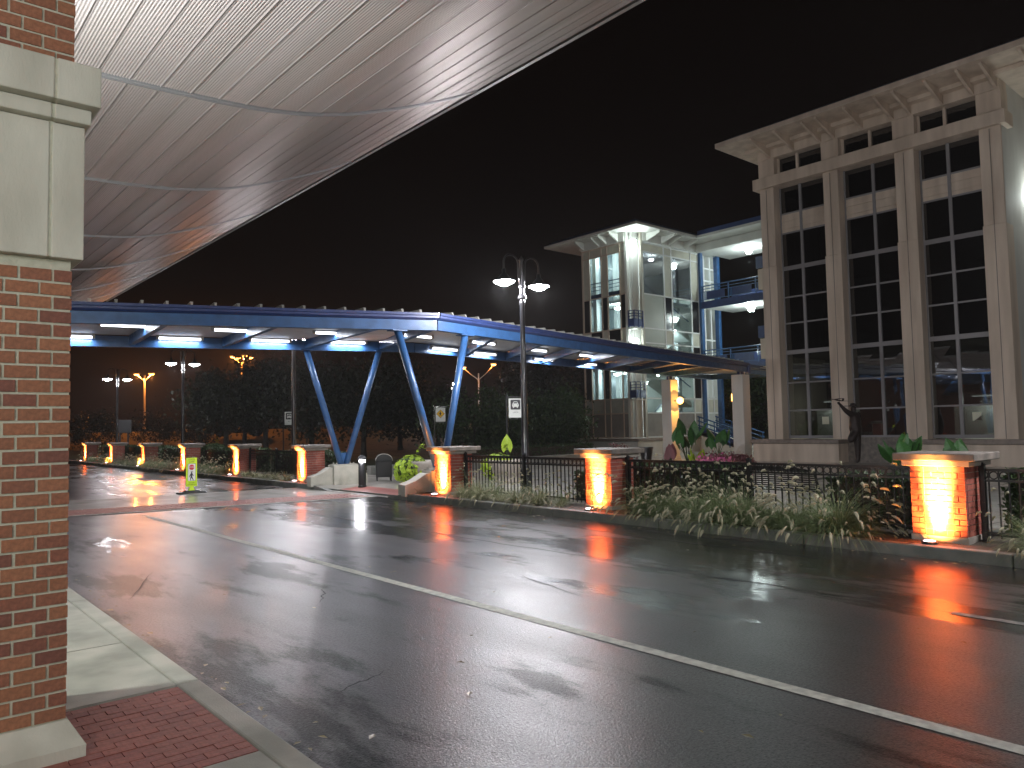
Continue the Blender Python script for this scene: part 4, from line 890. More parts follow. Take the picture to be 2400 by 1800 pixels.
# flag signs on black posts, turned to the road end
def flag_sign(x, y, label, kind, w=.42, h=.60, ztop=2.48):
    t = empty('flag_sign', (x, y, .02), -YAW+.05, label, 'sign', 'white flag signs on black posts')
    MB().lathe([(.045,0),(.045,.1),(.03,.12),(.03,ztop+.1),(.0,ztop+.14)], n=10).build('post', MT['black'], t)
    MB().box(.0, w+.16, -.02, .02, ztop+.03, ztop+.065).build('arm', MT['black'], t); MB().box(.0, w+.10, -.012, .012, ztop-h-.05, ztop-h-.03).build('arm', MT['black'], t)
    p = flat(rrect(.06, .06+w, ztop-h, ztop, .012), -.012, .012).build('panel', MT['white'], t); cx_ = .06+w/2
    if kind in ('car', 'bus'):
        s = w*.72; z1 = ztop-.045; z0 = z1-s; flat(rrect(cx_-s/2, cx_+s/2, z0, z1, .03), -.015, -.0125).build('pictogram_field', MT['signblack'], p); zc = (z0+z1)/2
        if kind == 'car':
            body = [(-.105,-.045),(-.08,-.07),(-.075,-.1),(-.045,-.1),(-.04,-.07),(.04,-.07),(.045,-.1),(.075,-.1),(.08,-.07),(.105,-.045),(.105,.01),(.085,.035),(.06,.09),(.045,.1),(-.045,.1),(-.06,.09),(-.085,.035),(-.105,.01)]
            flat([(cx_+a, zc+b) for a, b in body], -.018, -.0155).build('car_symbol', MT['white'], p)
            flat([(cx_+a, zc+b) for a, b in ((-.06,.04),(.06,.04),(.045,.078),(-.045,.078))], -.0205, -.0185).build('windscreen_symbol', MT['signblack'], p)
            for q in (-.072,.072): flat(disc(cx_+q, zc-.005, .013), -.0205, -.0185).build('headlight_symbol', MT['signblack'], p)
            text_part('LIMOS', .062, (cx_,-.014,z0-.09), p, MT['signblack'])
        else:
            body = [(-.10,-.07),(-.09,-.1),(-.05,-.1),(-.045,-.075),(.045,-.075),(.05,-.1),(.09,-.1),(.10,-.07),(.10,.02),(.095,.09),(.075,.105),(-.075,.105),(-.095,.09),(-.10,.02)]
            flat([(cx_+a, zc+b) for a, b in body], -.018, -.0155).build('bus_symbol', MT['white'], p)
            for q in (-.045,.045): flat(rrect(cx_+q-.038, cx_+q+.038, zc+.008, zc+.055, .008), -.0205, -.0185).build('windscreen_symbol', MT['signblack'], p)
            flat(rrect(cx_-.045, cx_+.045, zc+.075, zc+.092, .005), -.0205, -.0185).build('destination_symbol', MT['signblack'], p)
            for q in (-.072,.072): flat(disc(cx_+q, zc-.035, .012), -.0205, -.0185).build('headlight_symbol', MT['signblack'], p)
            text_part('BUS', .062, (cx_,-.014,z0-.09), p, MT['signblack'])
    else:
        r = w*.44; zc = ztop-.26; flat([(cx_,zc-r),(cx_+r,zc),(cx_,zc+r),(cx_-r,zc)], -.015, -.0125).build('warning_diamond', MT['signblack'], p); r -= .012
        flat([(cx_,zc-r),(cx_+r,zc),(cx_,zc+r),(cx_-r,zc)], -.018, -.0155).build('warning_field', MT['yellow'], p)
        flat([(cx_+a*.9, zc-.015+b*.85) for a, b in walker[0]], -.0205, -.0185).build('walking_figure', MT['signblack'], p); flat(disc(cx_, zc+.085, .016), -.0205, -.0185).build('walking_head', MT['signblack'], p)
flag_sign(15.28, 18.10, 'white sign with black car symbol reading LIMOS, left of the lamp post', 'car')
flag_sign(18.90, 27.28, 'white sign with yellow pedestrian diamond, seen inside the right V column', 'ped')
flag_sign(14.63, 33.16, 'white sign with black bus symbol, half hidden by a lamp post', 'bus')

# ------------------------------------------------------------------ bollard, litter bin, hydrant
bo = empty('bollard_light', (10.3, 18.3, plz(10.3, 18.3)), label='black bollard with a glowing white band at the crossing', cat='bollard')
MB().lathe([(.12,0),(.115,.05),(.105,.06),(.105,.66),(.11,.67)], n=18).build('post', MT['black'], bo); MB().lathe([(.085,.67),(.085,.75)], n=16).build('lens', emit('bollard_lens', (.95,.93,1), 14), bo)
MB().lathe([(.125,.745),(.128,.77),(.10,.83),(.05,.865),(.0,.875)], n=18).build('cap', MT['black'], bo, smooth=True)
for k in range(4): MB().box(.1*math.cos(k*PI/2)-.008,.1*math.cos(k*PI/2)+.008,.1*math.sin(k*PI/2)-.008,.1*math.sin(k*PI/2)+.008,.66,.76).build('rib', MT['black'], bo)
light('POINT', (-.22,-.22,.70), 12, (.95,.95,1), bo, .08)
MT['binblack'] = surf('bin_black', (.01,.01,.011), .5)
tb = empty('litter_bin', (11.75, 19.6, .1), -.5, 'black litter bin with rounded barrel lid behind the bollard', 'bin')
MB().box(-.23,.23,-.25,.25,.12,.60).build('body', MT['binblack'], tb, bevel=.02)
MB().prism([(-.25,.60),(.25,.60)]+[(.25*math.cos(PI*k/12), .60+.20*math.sin(PI*k/12)) for k in range(1,12)], 'y', -.27, .27).build('lid', MT['binblack'], tb, smooth=False)
MB().prism([(-.15,.63),(.15,.63),(.13,.70),(-.13,.70)], 'y', -.275, -.272).build('flap', MT['blackm'], tb); MB().tube([(.245*math.cos(PI*k/12), -.275, .60+.20*math.sin(PI*k/12)) for k in range(13)], .008, 6).build('lid_edge', MT['galv'], tb)
for sx_ in (-.2,.2):
    for sy_ in (-.22,.22): MB().box(sx_-.018,sx_+.018,sy_-.018,sy_+.018,0,.13).build('leg', MT['binblack'], tb)
hp = dep(508, 58); hy = empty('fire_hydrant', (*hp, .62), label='small yellow fire hydrant on the grass left of the tree trunks', cat='hydrant')
MB().lathe([(.16,0),(.16,.06),(.12,.08),(.12,.5),(.15,.52),(.15,.56),(.12,.6),(.09,.68),(.03,.72),(.03,.77),(.0,.78)], n=12).build('barrel', MT['hydrant'], hy, smooth=True)
for s in (-1,1): MB().tube([(s*.1,0,.4),(s*.21,0,.4)], .06, 8).build('nozzle', MT['hydrant'], hy)

# ------------------------------------------------------------------ bench behind the fence
be = empty('park_bench', (11.35, 6.55, .11), label='black slatted metal bench seen through the fence', cat='bench')
for s in (-1, 1):
    y = s*.72
    MB().tube([(-.28,y,0),(-.26,y,.30),(-.22,y,.42),(-.30,y,.62),(-.34,y,.72),(-.31,y,.745)], .022, 8).build('leg', MT['black'], be)
    MB().tube([(.26,y,0),(.26,y,.40),(.24,y,.43),(-.2,y,.41)], .022, 8).build('leg', MT['black'], be); MB().tube([(-.3,y,.62),(.1,y,.62),(.25,y,.58),(.26,y,.42)], .02, 8).build('armrest', MT['black'], be)
for k in range(13): MB().box(-.245+.037*k-.012,-.245+.037*k+.012,-.72,.72,.415,.43).build('slat', MT['black'], be)
for k in range(9):
    a = (-.225-.011*k, .46+.034*k); MB().box(a[0]-.008,a[0]+.008,-.72,.72,a[1]-.0085,a[1]+.0085).build('slat', MT['black'], be)
MB().prism([(-.72,.72),(.72,.72),(.72,.75)]+[(.72-1.44*k/10, .75+.06*math.sin(PI*k/10)) for k in range(1,10)]+[(-.72,.75)], 'x', -.345, -.315).build('top_rail', MT['black'], be)

# ------------------------------------------------------------------ bronze figure with a toy aeroplane
def figure():
    lat = Vector((r0.x, r0.y, 0)); fwd = Vector((math.sin(YAW), math.cos(YAW), 0)); B = Vector((25.6, 11.95, 0)); s = .00174
    def P(zx, zy, d=0): return lat*((zx-800)*s)+fwd*d+Vector((0,0,(1462-zy)*s*1.16+.10))
    t = empty('bronze_statue', B, label='dark bronze statue of a boy raising a toy aeroplane before the middle window', cat='statue')
    J = dict(pelvis=(P(760,905),.15), waist=(P(755,800),.135), chest=(P(748,680),.165), neckb=(P(738,600),.07), neck=(P(735,580),.062), head=(P(728,528),.105), crown=(P(724,478),.085),
             shL=(P(690,625,-.06),.085), elL=(P(560,560,-.1),.06), wrL=(P(440,440,-.1),.042), haL=(P(405,405,-.1),.045),
             shR=(P(800,630,.08),.085), elR=(P(850,745,.12),.062), wrR=(P(815,850,.05),.045), haR=(P(790,880,.0),.045),
             hiR=(P(785,930,.06),.12), knR=(P(795,1150,.05),.085), anR=(P(790,1375,.05),.06), toR=(P(740,1425,.0),.05), 
             hiL=(P(725,930,-.06),.12), knL=(P(600,1050,-.16),.085), anL=(P(700,1050,.12),.055), toL=(P(660,1090,.16),.048))
    E = [('pelvis','waist'),('waist','chest'),('chest','neckb'),('neckb','neck'),('neck','head'),('head','crown'),('chest','shL'),('shL','elL'),('elL','wrL'),('wrL','haL'),('chest','shR'),('shR','elR'),('elR','wrR'),('wrR','haR'),('pelvis','hiR'),('hiR','knR'),('knR','anR'),('anR','toR'),('pelvis','hiL'),('hiL','knL'),('knL','anL'),('anL','toL')]
    names = list(J); me = bpy.data.meshes.new('figure'); me.from_pydata([J[n][0] for n in names], [(names.index(a), names.index(b)) for a, b in E], [])
    o = link('figure', me, t); me.materials.append(MT['bronze'])
    sk = o.modifiers.new('skin', 'SKIN'); sk.use_smooth_shade = True
    for i, n in enumerate(names): q_ = J[n][1]*(1.0 if n in ('wrL','haL','haR','head','crown') else 1.35); me.skin_vertices[0].data[i].radius = (q_, q_); me.skin_vertices[0].data[i].use_root = (n == 'pelvis')
    o.modifiers.new('sub', 'SUBSURF').levels = 2; o.modifiers['sub'].render_levels = 2
    h = P(724,470); hat = MB().lathe([(.0,.09),(.08,.075),(.115,.02),(.12,-.01),(.11,-.03)], h, 14)
    hat.box(h.x-.2*lat.x-.06, h.x-.2*lat.x+.06, h.y-.2*lat.y-.07, h.y-.2*lat.y+.07, h.z-.02, h.z); hat.build('cap', MT['bronze'], t, smooth=False)
    a = P(352,365,-.1); b = P(500,390,-.1); pl = MB().tube([a, a.lerp(b,.3), b], [.02,.028,.012], 8).build('toy_plane', MT['bronze'], t)
    c = a.lerp(b,.25)+Vector((0,0,.02)); n = fwd
    MB().beam(c-n*.42-lat*.04+Vector((0,0,.02)), c+n*.42+lat*.04, .012, .13, up=lat).build('wing', MT['bronze'], pl)
    MB().beam(a-lat*.22+Vector((0,0,.06)), a, .014, .014).build('propeller_wire', MT['bronze'], pl); MB().beam(b, b+lat*.04+Vector((0,0,.09)), .012, .06).build('tail', MT['bronze'], pl)
    MB().beam(b-lat*.0, b+lat*.2-Vector((0,0,.005)), .014, .012).build('tail_wire', MT['bronze'], pl)
    MB().lathe([(.36,-.04),(.34,.03),(.2,.07),(.0,.09)], (P(790,1450).x, P(790,1450).y, 0), 16).build('base', MT['bronze'], t)
figure()
# ------------------------------------------------------------------ vegetation
def leaf_cloud(pts, size, name, mat, flat_=0.5, asp=.55, up=None):
    pts = np.asarray(pts); n = len(pts); a = RNG.normal(size=(n,3)); a /= np.linalg.norm(a, axis=1)[:,None]
    b = RNG.normal(size=(n,3)); b -= (b*a).sum(1)[:,None]*a; b /= np.linalg.norm(b, axis=1)[:,None]
    s = size*RNG.uniform(.6,1.3,n)[:,None]
    v = np.stack([pts-a*s, pts+b*s*asp, pts+a*s, pts-b*s*asp], 1).reshape(-1,3)
    me = bpy.data.meshes.new(name); me.vertices.add(4*n); me.vertices.foreach_set('co', v.ravel())
    me.loops.add(4*n); me.loops.foreach_set('vertex_index', np.arange(4*n)); me.polygons.add(n)
    me.polygons.foreach_set('loop_start', np.arange(0,4*n,4)); me.polygons.foreach_set('loop_total', np.full(n,4)); me.update(calc_edges=True); me.validate()
    me.materials.append(mat); return me
def crown_pts(n, R, cz, k=26, spread=.28, lo=-1):
    c = RNG.normal(size=(k,3)); c /= np.linalg.norm(c,axis=1)[:,None]; c *= RNG.uniform(.35,1,k)[:,None]**.6
    c[:,2] = np.maximum(c[:,2], lo)
    i = RNG.integers(0,k,n); p = c[i]+RNG.normal(size=(n,3))*spread*RNG.uniform(.5,1.2,k)[i][:,None]
    return p*np.array(R)+np.array([0,0,cz])
def tree(px, d, zg, h0, h1, w, label, n=5200, leaf=.13, mat='leaf_dark', trunk=.16, group='trees behind the plaza', cat='tree', xy=None):
    x, y = xy or dep(px, d)
    t = empty('broadleaf_tree', (x, y, zg), random.uniform(0,6), label, cat, group)
    H = h1-zg; c0 = h0-zg; mb = MB(); mb.tube([(0,0,-.1),(.03,0,c0*.6),(0,.05,c0+.3*(H-c0)),(.05,0,H*.8)], [trunk*1.25,trunk,trunk*.7,trunk*.2], 8)
    for k in range(7):
        a = k*2.4; z0 = c0*.9+(H-c0)*.08*k; L = w*.38; mb.tube([(0,0,z0),(L*.5*math.cos(a),L*.5*math.sin(a),z0+.25*L),(L*math.cos(a),L*math.sin(a),z0+.6*L)], [trunk*.45,trunk*.3,trunk*.1], 6)
    mb.build('trunk', MT['bark'], t, smooth=True)
    link('crown', leaf_cloud(crown_pts(n, (w/2,w/2,(H-c0)/2), (H+c0)/2), leaf, 'crown', MT[mat]), t)
    return t
tree(528, 49, .3, 2.0, 5.6, 4.6, 'dark tree with thick trunk, leftmost below the sodium mast', 5000)
tree(572, 53, .4, 2.2, 6.6, 4.4, 'dark tree directly below the sodium mast', 5000)
tree(622, 49, .3, 1.9, 5.9, 4.6, 'dark tree left of the bus sign', 5000)
tree(730, 46, .1, 1.2, 5.6, 5.6, 'dark tree behind the left V column', 5200)
tree(850, 44, .1, 1.0, 5.4, 5.6, 'dark tree between the two V columns', 5200)
tree(935, 50, .1, 1.0, 6.0, 5.2, 'dark tree left of the pedestrian diamond sign', 5200)
tree(1025, 47, .1, 1.0, 3.9, 3.2, 'tree below the small white street light, right of the right V column', 4200)
tree(1262, 62, .1, 1.4, 7.0, 6.0, 'tall dark tree behind the central lamp post', 6500, .16)
tree(1330, 66, .1, 1.4, 6.6, 8.0, 'tall dark tree left of the stair tower', 6500, .16)
tree(1110, 39, 0, .5, 3.4, 4.2, 'round leafy green bush left of the car sign', 6500, .10, 'leaf_green', .07, 'green bushes behind the fence', 'bush')
tree(1222, 40, 0, .5, 3.3, 4.0, 'round leafy green bush behind the car sign', 6500, .10, 'leaf_green', .07, 'green bushes behind the fence', 'bush')
tree(1308, 41, 0, .5, 3.6, 2.9, 'round leafy green bush against the stair tower', 6500, .10, 'leaf_green', .07, 'green bushes behind the fence', 'bush')
tree(1750, 56, 0, 1.5, 6.0, 5.0, 'yellow-lit leafy tree between the column and the big building', 5500, .13, 'leaf_green', .14)
tree(1690, 60, 0, 1.5, 6.0, 5.0, 'leafy tree behind the outside stair', 5500, .13, 'leaf_green', .14)
tree(365, 60, .75, .9, 3.4, 3.6, 'loose orange-lit shrub under the sodium pole', 3000, .09, 'leaf_dark', .04, 'shrubs on the embankment', 'shrub')
tree(210, 56, .5, .7, 3.4, 3.6, 'dark shrub beside the foreground pillar', 3000, .09, 'leaf_dark', .05, 'shrubs on the embankment', 'shrub')
tree(455, 57, .6, .8, 2.6, 2.6, 'low shrub left of the tree trunks', 2200, .09, 'leaf_dark', .04, 'shrubs on the embankment', 'shrub')
def hedge(x0, x1, y0, y1, z0, z1, label, n, leaf=.045, mat='leaf_hedge', round_=False):
    t = empty('clipped_hedge', ((x0+x1)/2,(y0+y1)/2,z0), label=label, cat='hedge', group='clipped hedges')
    w, d, h = (x1-x0)/2, (y1-y0)/2, z1-z0; p = RNG.uniform(-1,1,(n,3)); ax = RNG.integers(0,3,n)
    if round_:
        v = RNG.normal(size=(n,3)); v /= np.linalg.norm(v,axis=1)[:,None]; v[:,2] = np.abs(v[:,2]); pts = v*np.array([w,d,h])*RNG.uniform(.93,1.03,n)[:,None]
    else:
        p[np.arange(n), ax] = np.sign(p[np.arange(n), ax])*RNG.uniform(.94,1.03,n); p[:,2] = np.where(ax == 2, np.abs(p[:,2]), (p[:,2]+1)/2)
        pts = p*np.array([w,d,h])+RNG.normal(size=(n,3))*.015
    link('foliage', leaf_cloud(pts, leaf, 'foliage', MT[mat]), t)
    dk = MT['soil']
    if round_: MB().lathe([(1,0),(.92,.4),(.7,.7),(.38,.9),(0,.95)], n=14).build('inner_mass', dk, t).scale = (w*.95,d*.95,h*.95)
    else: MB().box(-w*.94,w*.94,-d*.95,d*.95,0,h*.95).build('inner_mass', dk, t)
hedge(10.85, 11.75, 21.9, 25.5, .05, .9, 'dark clipped hedge behind the fence left of the concrete pedestal', 4500)
for k, (a, b) in enumerate(((26.7,31.3),(32.4,37.0),(38.1,42.9),(44.0,48.9))):
    hedge(10.45, 11.3, a, b, .05, 1.0, 'dark clipped hedge between far piers, '+['just right of','behind','two piers left of','far left of'][k]+' the lime crossing sign', 3500, .05)
hedge(10.75, 11.6, 7.3, 9.4, .05, .88, 'dark clipped hedge behind the fence right of the second pier', 5000)
hedge(10.75, 11.5, 4.0, 5.5, .05, .80, 'dark clipped hedge behind the fence left of the nearest pier', 4000)
hedge(10.7, 11.6, -1.5, 3.2, .05, .93, 'yellow-lit hedge behind the fence at the right edge', 8000, .045, 'leaf_green')  # brighter leaf colour than most hedges, standing in for yellow lamplight
hedge(10.75, 11.5, 9.9, 10.7, .05, .7, 'small dark clipped hedge left of the second pier', 2000)
hedge(19.5, 28.5, 27.0, 27.8, 0, .65, 'long low green hedge on the lawn left of the tower', 7000, .06, 'leaf_green')
hedge(11.4, 12.6, 33.8, 35.2, .6, 1.12, 'rounded green shrub top left of the lime sign', 2500, .05, 'leaf_green', True)
hedge(11.6, 12.9, 24.0, 25.4, .45, .98, 'rounded green shrub top behind the pier by the pedestal', 2500, .05, 'leaf_green', True)
hedge(40, 47, 22, 23, 0, 1.1, 'green hedge seen between the column and the big building', 4000, .07, 'leaf_green')

# ornamental grasses: five prototypes, copied
def blade_strip(mb, p0, d, L, w, droop, n=4):
    pts = []; p = Vector(p0); v = Vector(d).normalized(); st = L/n
    for i in range(n+1):
        pts.append(p.copy()); p = p+v*st; v = (v+Vector((0,0,-droop/n))).normalized()
    sd = Vector((-d[1], d[0], 0)); sd = sd.normalized() if sd.length > 1e-3 else Vector((1,0,0))
    sd = (sd*random.uniform(.6,1)+Vector((random.uniform(-.5,.5),random.uniform(-.5,.5),random.uniform(-.3,.3)))).normalized()
    base = len(mb.v)
    for i, q in enumerate(pts):
        ww = w*(1-.85*i/n); mb.v += [tuple(q-sd*ww/2), tuple(q+sd*ww/2)]
    mb.f += [(base+2*i, base+2*i+1, base+2*i+3, base+2*i+2) for i in range(n)]
    return pts
def make_grass(kind):
    bl = MB(); pl = MB()
    nb, L, w, dr = {'fountain': (560,.86,.008,1.7), 'fountain2': (520,.76,.008,1.9), 'pale': (330,.52,.011,2.2), 'feather': (300,.7,.006,1.5), 'tuft': (150,.34,.008,2.2)}[kind]
    for i in range(nb):
        a = random.uniform(0,2*PI); e = random.uniform(.25,1.25); d = (math.cos(a)*math.cos(e), math.sin(a)*math.cos(e), math.sin(e))
        r = random.uniform(0,.09); blade_strip(bl, (math.cos(a)*r, math.sin(a)*r, 0), d, L*random.uniform(.6,1.15), w*random.uniform(.7,1.3), dr*random.uniform(.6,1.3))
    if kind.startswith('fountain') or kind == 'feather':
        for i in range(38 if kind != 'feather' else 40):
            a = random.uniform(0,2*PI); e = random.uniform(.5,1.35); d = Vector((math.cos(a)*math.cos(e), math.sin(a)*math.cos(e), math.sin(e)))
            pts = blade_strip(bl, (0,0,0), d, L*random.uniform(1.0,1.3), .004, 1.3, 5); p = pts[-1]; v = (pts[-1]-pts[-2]).normalized(); Lp = random.uniform(.09,.17); R = random.uniform(.013,.021)
            q = [p, p+v*Lp*.25+Vector((0,0,-.004)), p+v*Lp*.55+Vector((0,0,-.022)), p+v*Lp*.8+Vector((0,0,-.065))]
            pl.tube(q, [R*.5, R, R*.9, R*.2], 6)
            for j in range(16):       # bristles
                t = random.random(); c = q[0].lerp(q[3], t); bb = Vector((random.gauss(0,1),random.gauss(0,1),random.gauss(0,1))).normalized()
                b0 = len(pl.v); s2 = bb.orthogonal().normalized()*.0025
                pl.v += [tuple(c-s2), tuple(c+s2), tuple(c+bb*(R+.022)+v*.02)]; pl.f.append((b0,b0+1,b0+2))
    mb1 = bl.mesh('blades', MT['blade_pale'] if kind in ('pale','tuft') else MT['blade']); mb2 = pl.mesh('plumes', MT['plume']) if pl.v else None
    return mb1, mb2
GR = {k: [make_grass(k) for _ in range(2)] for k in ('fountain','fountain2','pale','feather','tuft')}
def clump(kind, x, y, s, label, group, cat='grass clump'):
    t = empty('ornamental_grass', (x, y, .14), random.uniform(0,6.28), label, cat, group); t.scale = (s,s,s*random.uniform(.9,1.1))
    a, b = random.choice(GR[kind]); link('blades', a, t)
    if b: link('plumes', b, t)
for k in range(11):
    y = 4.80+k*.335; clump(random.choice(['fountain','fountain2']), 9.78+random.uniform(-.05,.06), y+random.uniform(-.08,.08), random.uniform(.72,1.08), 'fountain grass clump with pale plumes in front of the bench fence', 'fountain grasses in front of the bench fence')
for k in range(4): clump('fountain2', 9.95+random.uniform(-.04,.04), 4.9+k*.9, .8, 'fountain grass clump with pale plumes in front of the bench fence', 'fountain grasses in front of the bench fence')
clump('fountain2', 9.82, 4.62, .55, 'golden-lit grass clump beside the nearest pier', None)
for k in range(6): clump('pale' if k % 3 else 'tuft', 9.74+random.uniform(-.03,.05), 10.1+k*.58, random.uniform(.9,1.15), 'arching pale grass clump at the kerb below the central lamp post', 'pale grasses below the central lamp post')
for k in range(5): clump('feather', 10.0+random.uniform(-.03,.05), 10.3+k*.66, random.uniform(.75,.95), 'feathery tan grass clump against the fence below the central lamp post', 'feathery grasses below the central lamp post')
for y in (7.95, 7.7): clump('feather', 9.85, y, .6, 'reddish feathery grass right of the second pier', 'reddish grasses right of the second pier')
clump('tuft', 9.74, 14.75, .9, 'small yellow tuft left of the pier by the vine planter', None)
for k in range(6): clump('fountain', 9.76, 2.6-k*.45, random.uniform(.65,.85), 'orange-lit fountain grass at the right edge', 'grasses at the right edge')
for k in range(5): clump('pale', 9.75, 21.9+k*.8, random.uniform(.7,.9), 'grass clump by the dark fence left of the pedestal', 'grasses left of the pedestal')
for k in range(14): clump('fountain2', 9.8, 26.9+k*.75+(k > 5)*1.2, random.uniform(.7,.95), 'grass clump between the far piers', 'grasses between the far piers')
for k in range(8): clump('fountain2', 9.8, 38.6+k*1.3, .8, 'grass clump between the farthest piers', 'grasses between the farthest piers')

# big-leaved plants
def big_leaf(L, W, fold=.3, wav=.022):
    mb = MB(); nu, nv = 15, 9
    for i in range(nu):
        u = i/(nu-1); w = W*(math.sin(PI*min(1,(u*.88+.12)))**.75)*(1.25-.75*u)*(1+.07*(i % 2))
        for j in range(nv):
            v = j/(nv-1)*2-1; x = v*w/2; back = -.22*L*abs(v)**1.5*(1-u)**3
            mb.v.append((x, u*L+back, -abs(v)*w*fold*.5-.35*L*u*u*.35+wav*math.sin(u*44)*abs(v)))
    mb.f = [(i*nv+j, i*nv+j+1, (i+1)*nv+j+1, (i+1)*nv+j) for i in range(nu-1) for j in range(nv-1)]
    return mb
BLG = big_leaf(.55,.42).mesh('leaf', MT['leaf_elephant'], True); BLP = big_leaf(.5,.36).mesh('leaf', MT['leaf_purple'], True); BLL = big_leaf(.45,.32).mesh('leaf', MT['leaf_lime'], True)
def big_plant(x, y, z, n, H, S, label, me=BLG, face=None, name='elephant_ear_plant'):
    t = empty(name, (x,y,z), 0, label, 'plant')
    st = MB()
    for k in range(n):
        a = random.uniform(0,2*PI) if face is None else face+random.uniform(-1.1,1.1); r = random.uniform(.1,.4)*S; h = H*random.uniform(.55,1); tip = Vector((math.cos(a)*r, math.sin(a)*r, h))
        st.tube([(0,0,0), (tip.x*.4, tip.y*.4, h*.6), tuple(tip)], [.018*S,.014*S,.008*S], 6)
        o = link('leaf', me, t, tip); o.rotation_euler = (random.uniform(.9,1.65), random.uniform(-.35,.35), -YAW+random.uniform(-.9,.9) if k % 3 else a-PI/2); s = S*random.uniform(.75,1.2); o.scale = (s,s,s)
    st.build('stems', MT['leaf_green'], t); return t
TOC = math.atan2(-18.5, -25)
big_plant(24.4, 18.1, .0, 9, 1.25, 1.05, 'tall green elephant ear plant before the amber lamp column', BLG, None)
big_plant(25.0, 17.1, .0, 7, 1.0, .9, 'smaller green elephant ear plant left of the pale column', BLG)
big_plant(23.6, 18.2, .0, 8, .45, .9, 'purple-leaved plant under the elephant ears', BLP, None, 'purple_leaf_plant')
big_plant(23.4, 16.9, .0, 5, .4, .8, 'lime-leaved plant under the elephant ears', BLL, None, 'lime_leaf_plant')
big_plant(17.3, 7.2, .0, 10, 1.05, .8, 'dark elephant ear plant left above the nearest pier cap', BLG); big_plant(16.6, 5.85, .0, 7, 1.0, .75, 'dark elephant ear plant right above the nearest pier cap', BLG)
def mound(x, y, z, R, h, label, n, leaf, mat, name, cat='shrub'):
    t = empty(name, (x,y,z), 0, label, cat); v = RNG.normal(size=(n,3)); v /= np.linalg.norm(v,axis=1)[:,None]; v[:,2] = np.abs(v[:,2])
    link('foliage', leaf_cloud(v*np.array([R,R,h])*RNG.uniform(.55,1.05,n)[:,None]*(1+.15*np.sin(v[:,:1]*7+v[:,1:2]*9)), leaf, 'foliage', MT[mat], asp=.7), t); return t
mound(23.2, 15.9, 0, .7, .55, 'red-leaved coleus mound behind the ring-topped fence', 900, .06, 'leaf_purple', 'coleus_shrub'); mound(24.3, 15.8, 0, .6, .5, 'red-leaved coleus mound left of the pale column', 800, .06, 'leaf_purple', 'coleus_shrub')
mound(19.2, 13.3, .0, .9, .62, 'pink flowering mound seen through the fence', 1300, .05, 'flower', 'pink_flower_bed', 'flowers')
mound(23.2, 20.6, 0, .75, .8, 'purple twiggy shrub above the second pier cap', 1300, .045, 'leaf_purple', 'purple_shrub')
pt = empty('flower_pot', (24.5, 20.2, 0), label='dark tall flower pot beside the purple shrub', cat='pot')
MB().lathe([(.17,0),(.2,.1),(.27,.6),(.29,.62),(.29,.68),(.24,.68)], n=16).build('pot', MT['black'], pt); mb = MB(); MB().lathe([(.235,.62),(0,.62)], n=12).build('soil', MT['soil'], pt)
# vine planters
def leaf_poly():
    me = MB(); me.v = [(0,-.5,0),(.32,-.28,.03),(.42,.02,.05),(.2,.12,.02),(0,.5,-.06),(-.2,.12,.02),(-.42,.02,.05),(-.32,-.28,.03)]; me.f = [(0,1,2,3,4),(0,4,5,6,7)]; return me.mesh('leaf', MT['leaf_lime'])
LFP = leaf_poly()
def vine_planter(x, y, z, label, R, n, side, tall=False):
    t = empty('vine_planter', (x,y,z), 0, label, 'planter', 'concrete planters with lime vines')
    MB().lathe([(.42,0),(.44,.04),(.40,.10),(.36,.14),(.40,.22),(.52,.42),(.56,.58),(.57,.66),(.52,.66),(.5,.6)], n=24).build('bowl', MT['planter'], t, smooth=True)
    MB().lathe([(.5,.6),(0,.62)], n=18).build('soil', MT['soil'], t)
    off = Vector((math.cos(side), math.sin(side), 0))
    ext = MB()
    for k in range(n):
        v = Vector((random.gauss(0,1),random.gauss(0,1),random.gauss(0,1))).normalized(); rr = random.uniform(.75,1.02)
        c = off*.34+Vector((v.x*R*rr, v.y*R*rr, .42+v.z*.42*rr))
        if c.z < .03: continue
        if k < 240:
            o = link('leaf', LFP, t, c); o.rotation_euler = v.to_track_quat('Z','Y').to_euler(); o.rotation_euler.z += random.uniform(-1,1); s = random.uniform(.09,.15); o.scale = (s,s,s)
        else:
            s = random.uniform(.08,.14); q = v.to_track_quat('Z','Y').to_matrix(); ang = Matrix.Rotation(random.uniform(0,6.28),3,'Z')
            vs = [c+q@(ang@(Vector(p)*s)) for p in LFP_V]; ext.add(vs, [(0,1,2,3,4),(0,4,5,6,7)])
    tag(ext.build('foliage', MT['leaf_lime'], t), kind='stuff')
    mass = MB().lathe([(0,-.38),(.3,-.3),(.4,0),(.3,.3),(0,.38)], (off.x*.34, off.y*.34, .42), 12).build('stems', MT['leaf_green'], t)
    for k in range(2):
        pts = [(off.x*.2, off.y*.2, .8),(off.x*.1+.1*k, off.y*.1, 1.02),(-off.x*.12-.1, -off.y*.12, 1.08-.1*k)]; MB().tube(pts, .007, 5).build('runner', MT['leaf_green'], t)
        for q in range(6): o = link('leaf', LFP, t, Vector(pts[0]).lerp(Vector(pts[2]), q/5)+Vector((0,0,.13*math.sin(q/5*PI)+.02))); o.scale = (.1,.1,.1); o.rotation_euler = (random.uniform(0,1),random.uniform(0,1),random.uniform(0,6))
    if tall:
        o = link('tall_leaf', BLL, t, (0,0,.95)); o.rotation_euler = (1.45,0,-YAW); o.scale = (1.0,1.0,1.0); MB().tube([(0,0,.6),(0,0,1.0)], .012, 6).build('stalk', MT['leaf_green'], t)
LFP_V = [tuple(v.co) for v in LFP.vertices]
vine_planter(12.0, 17.9, .06, 'concrete bowl planter overflowing with a lime vine left of the right V column', .5, 650, PI*.9)
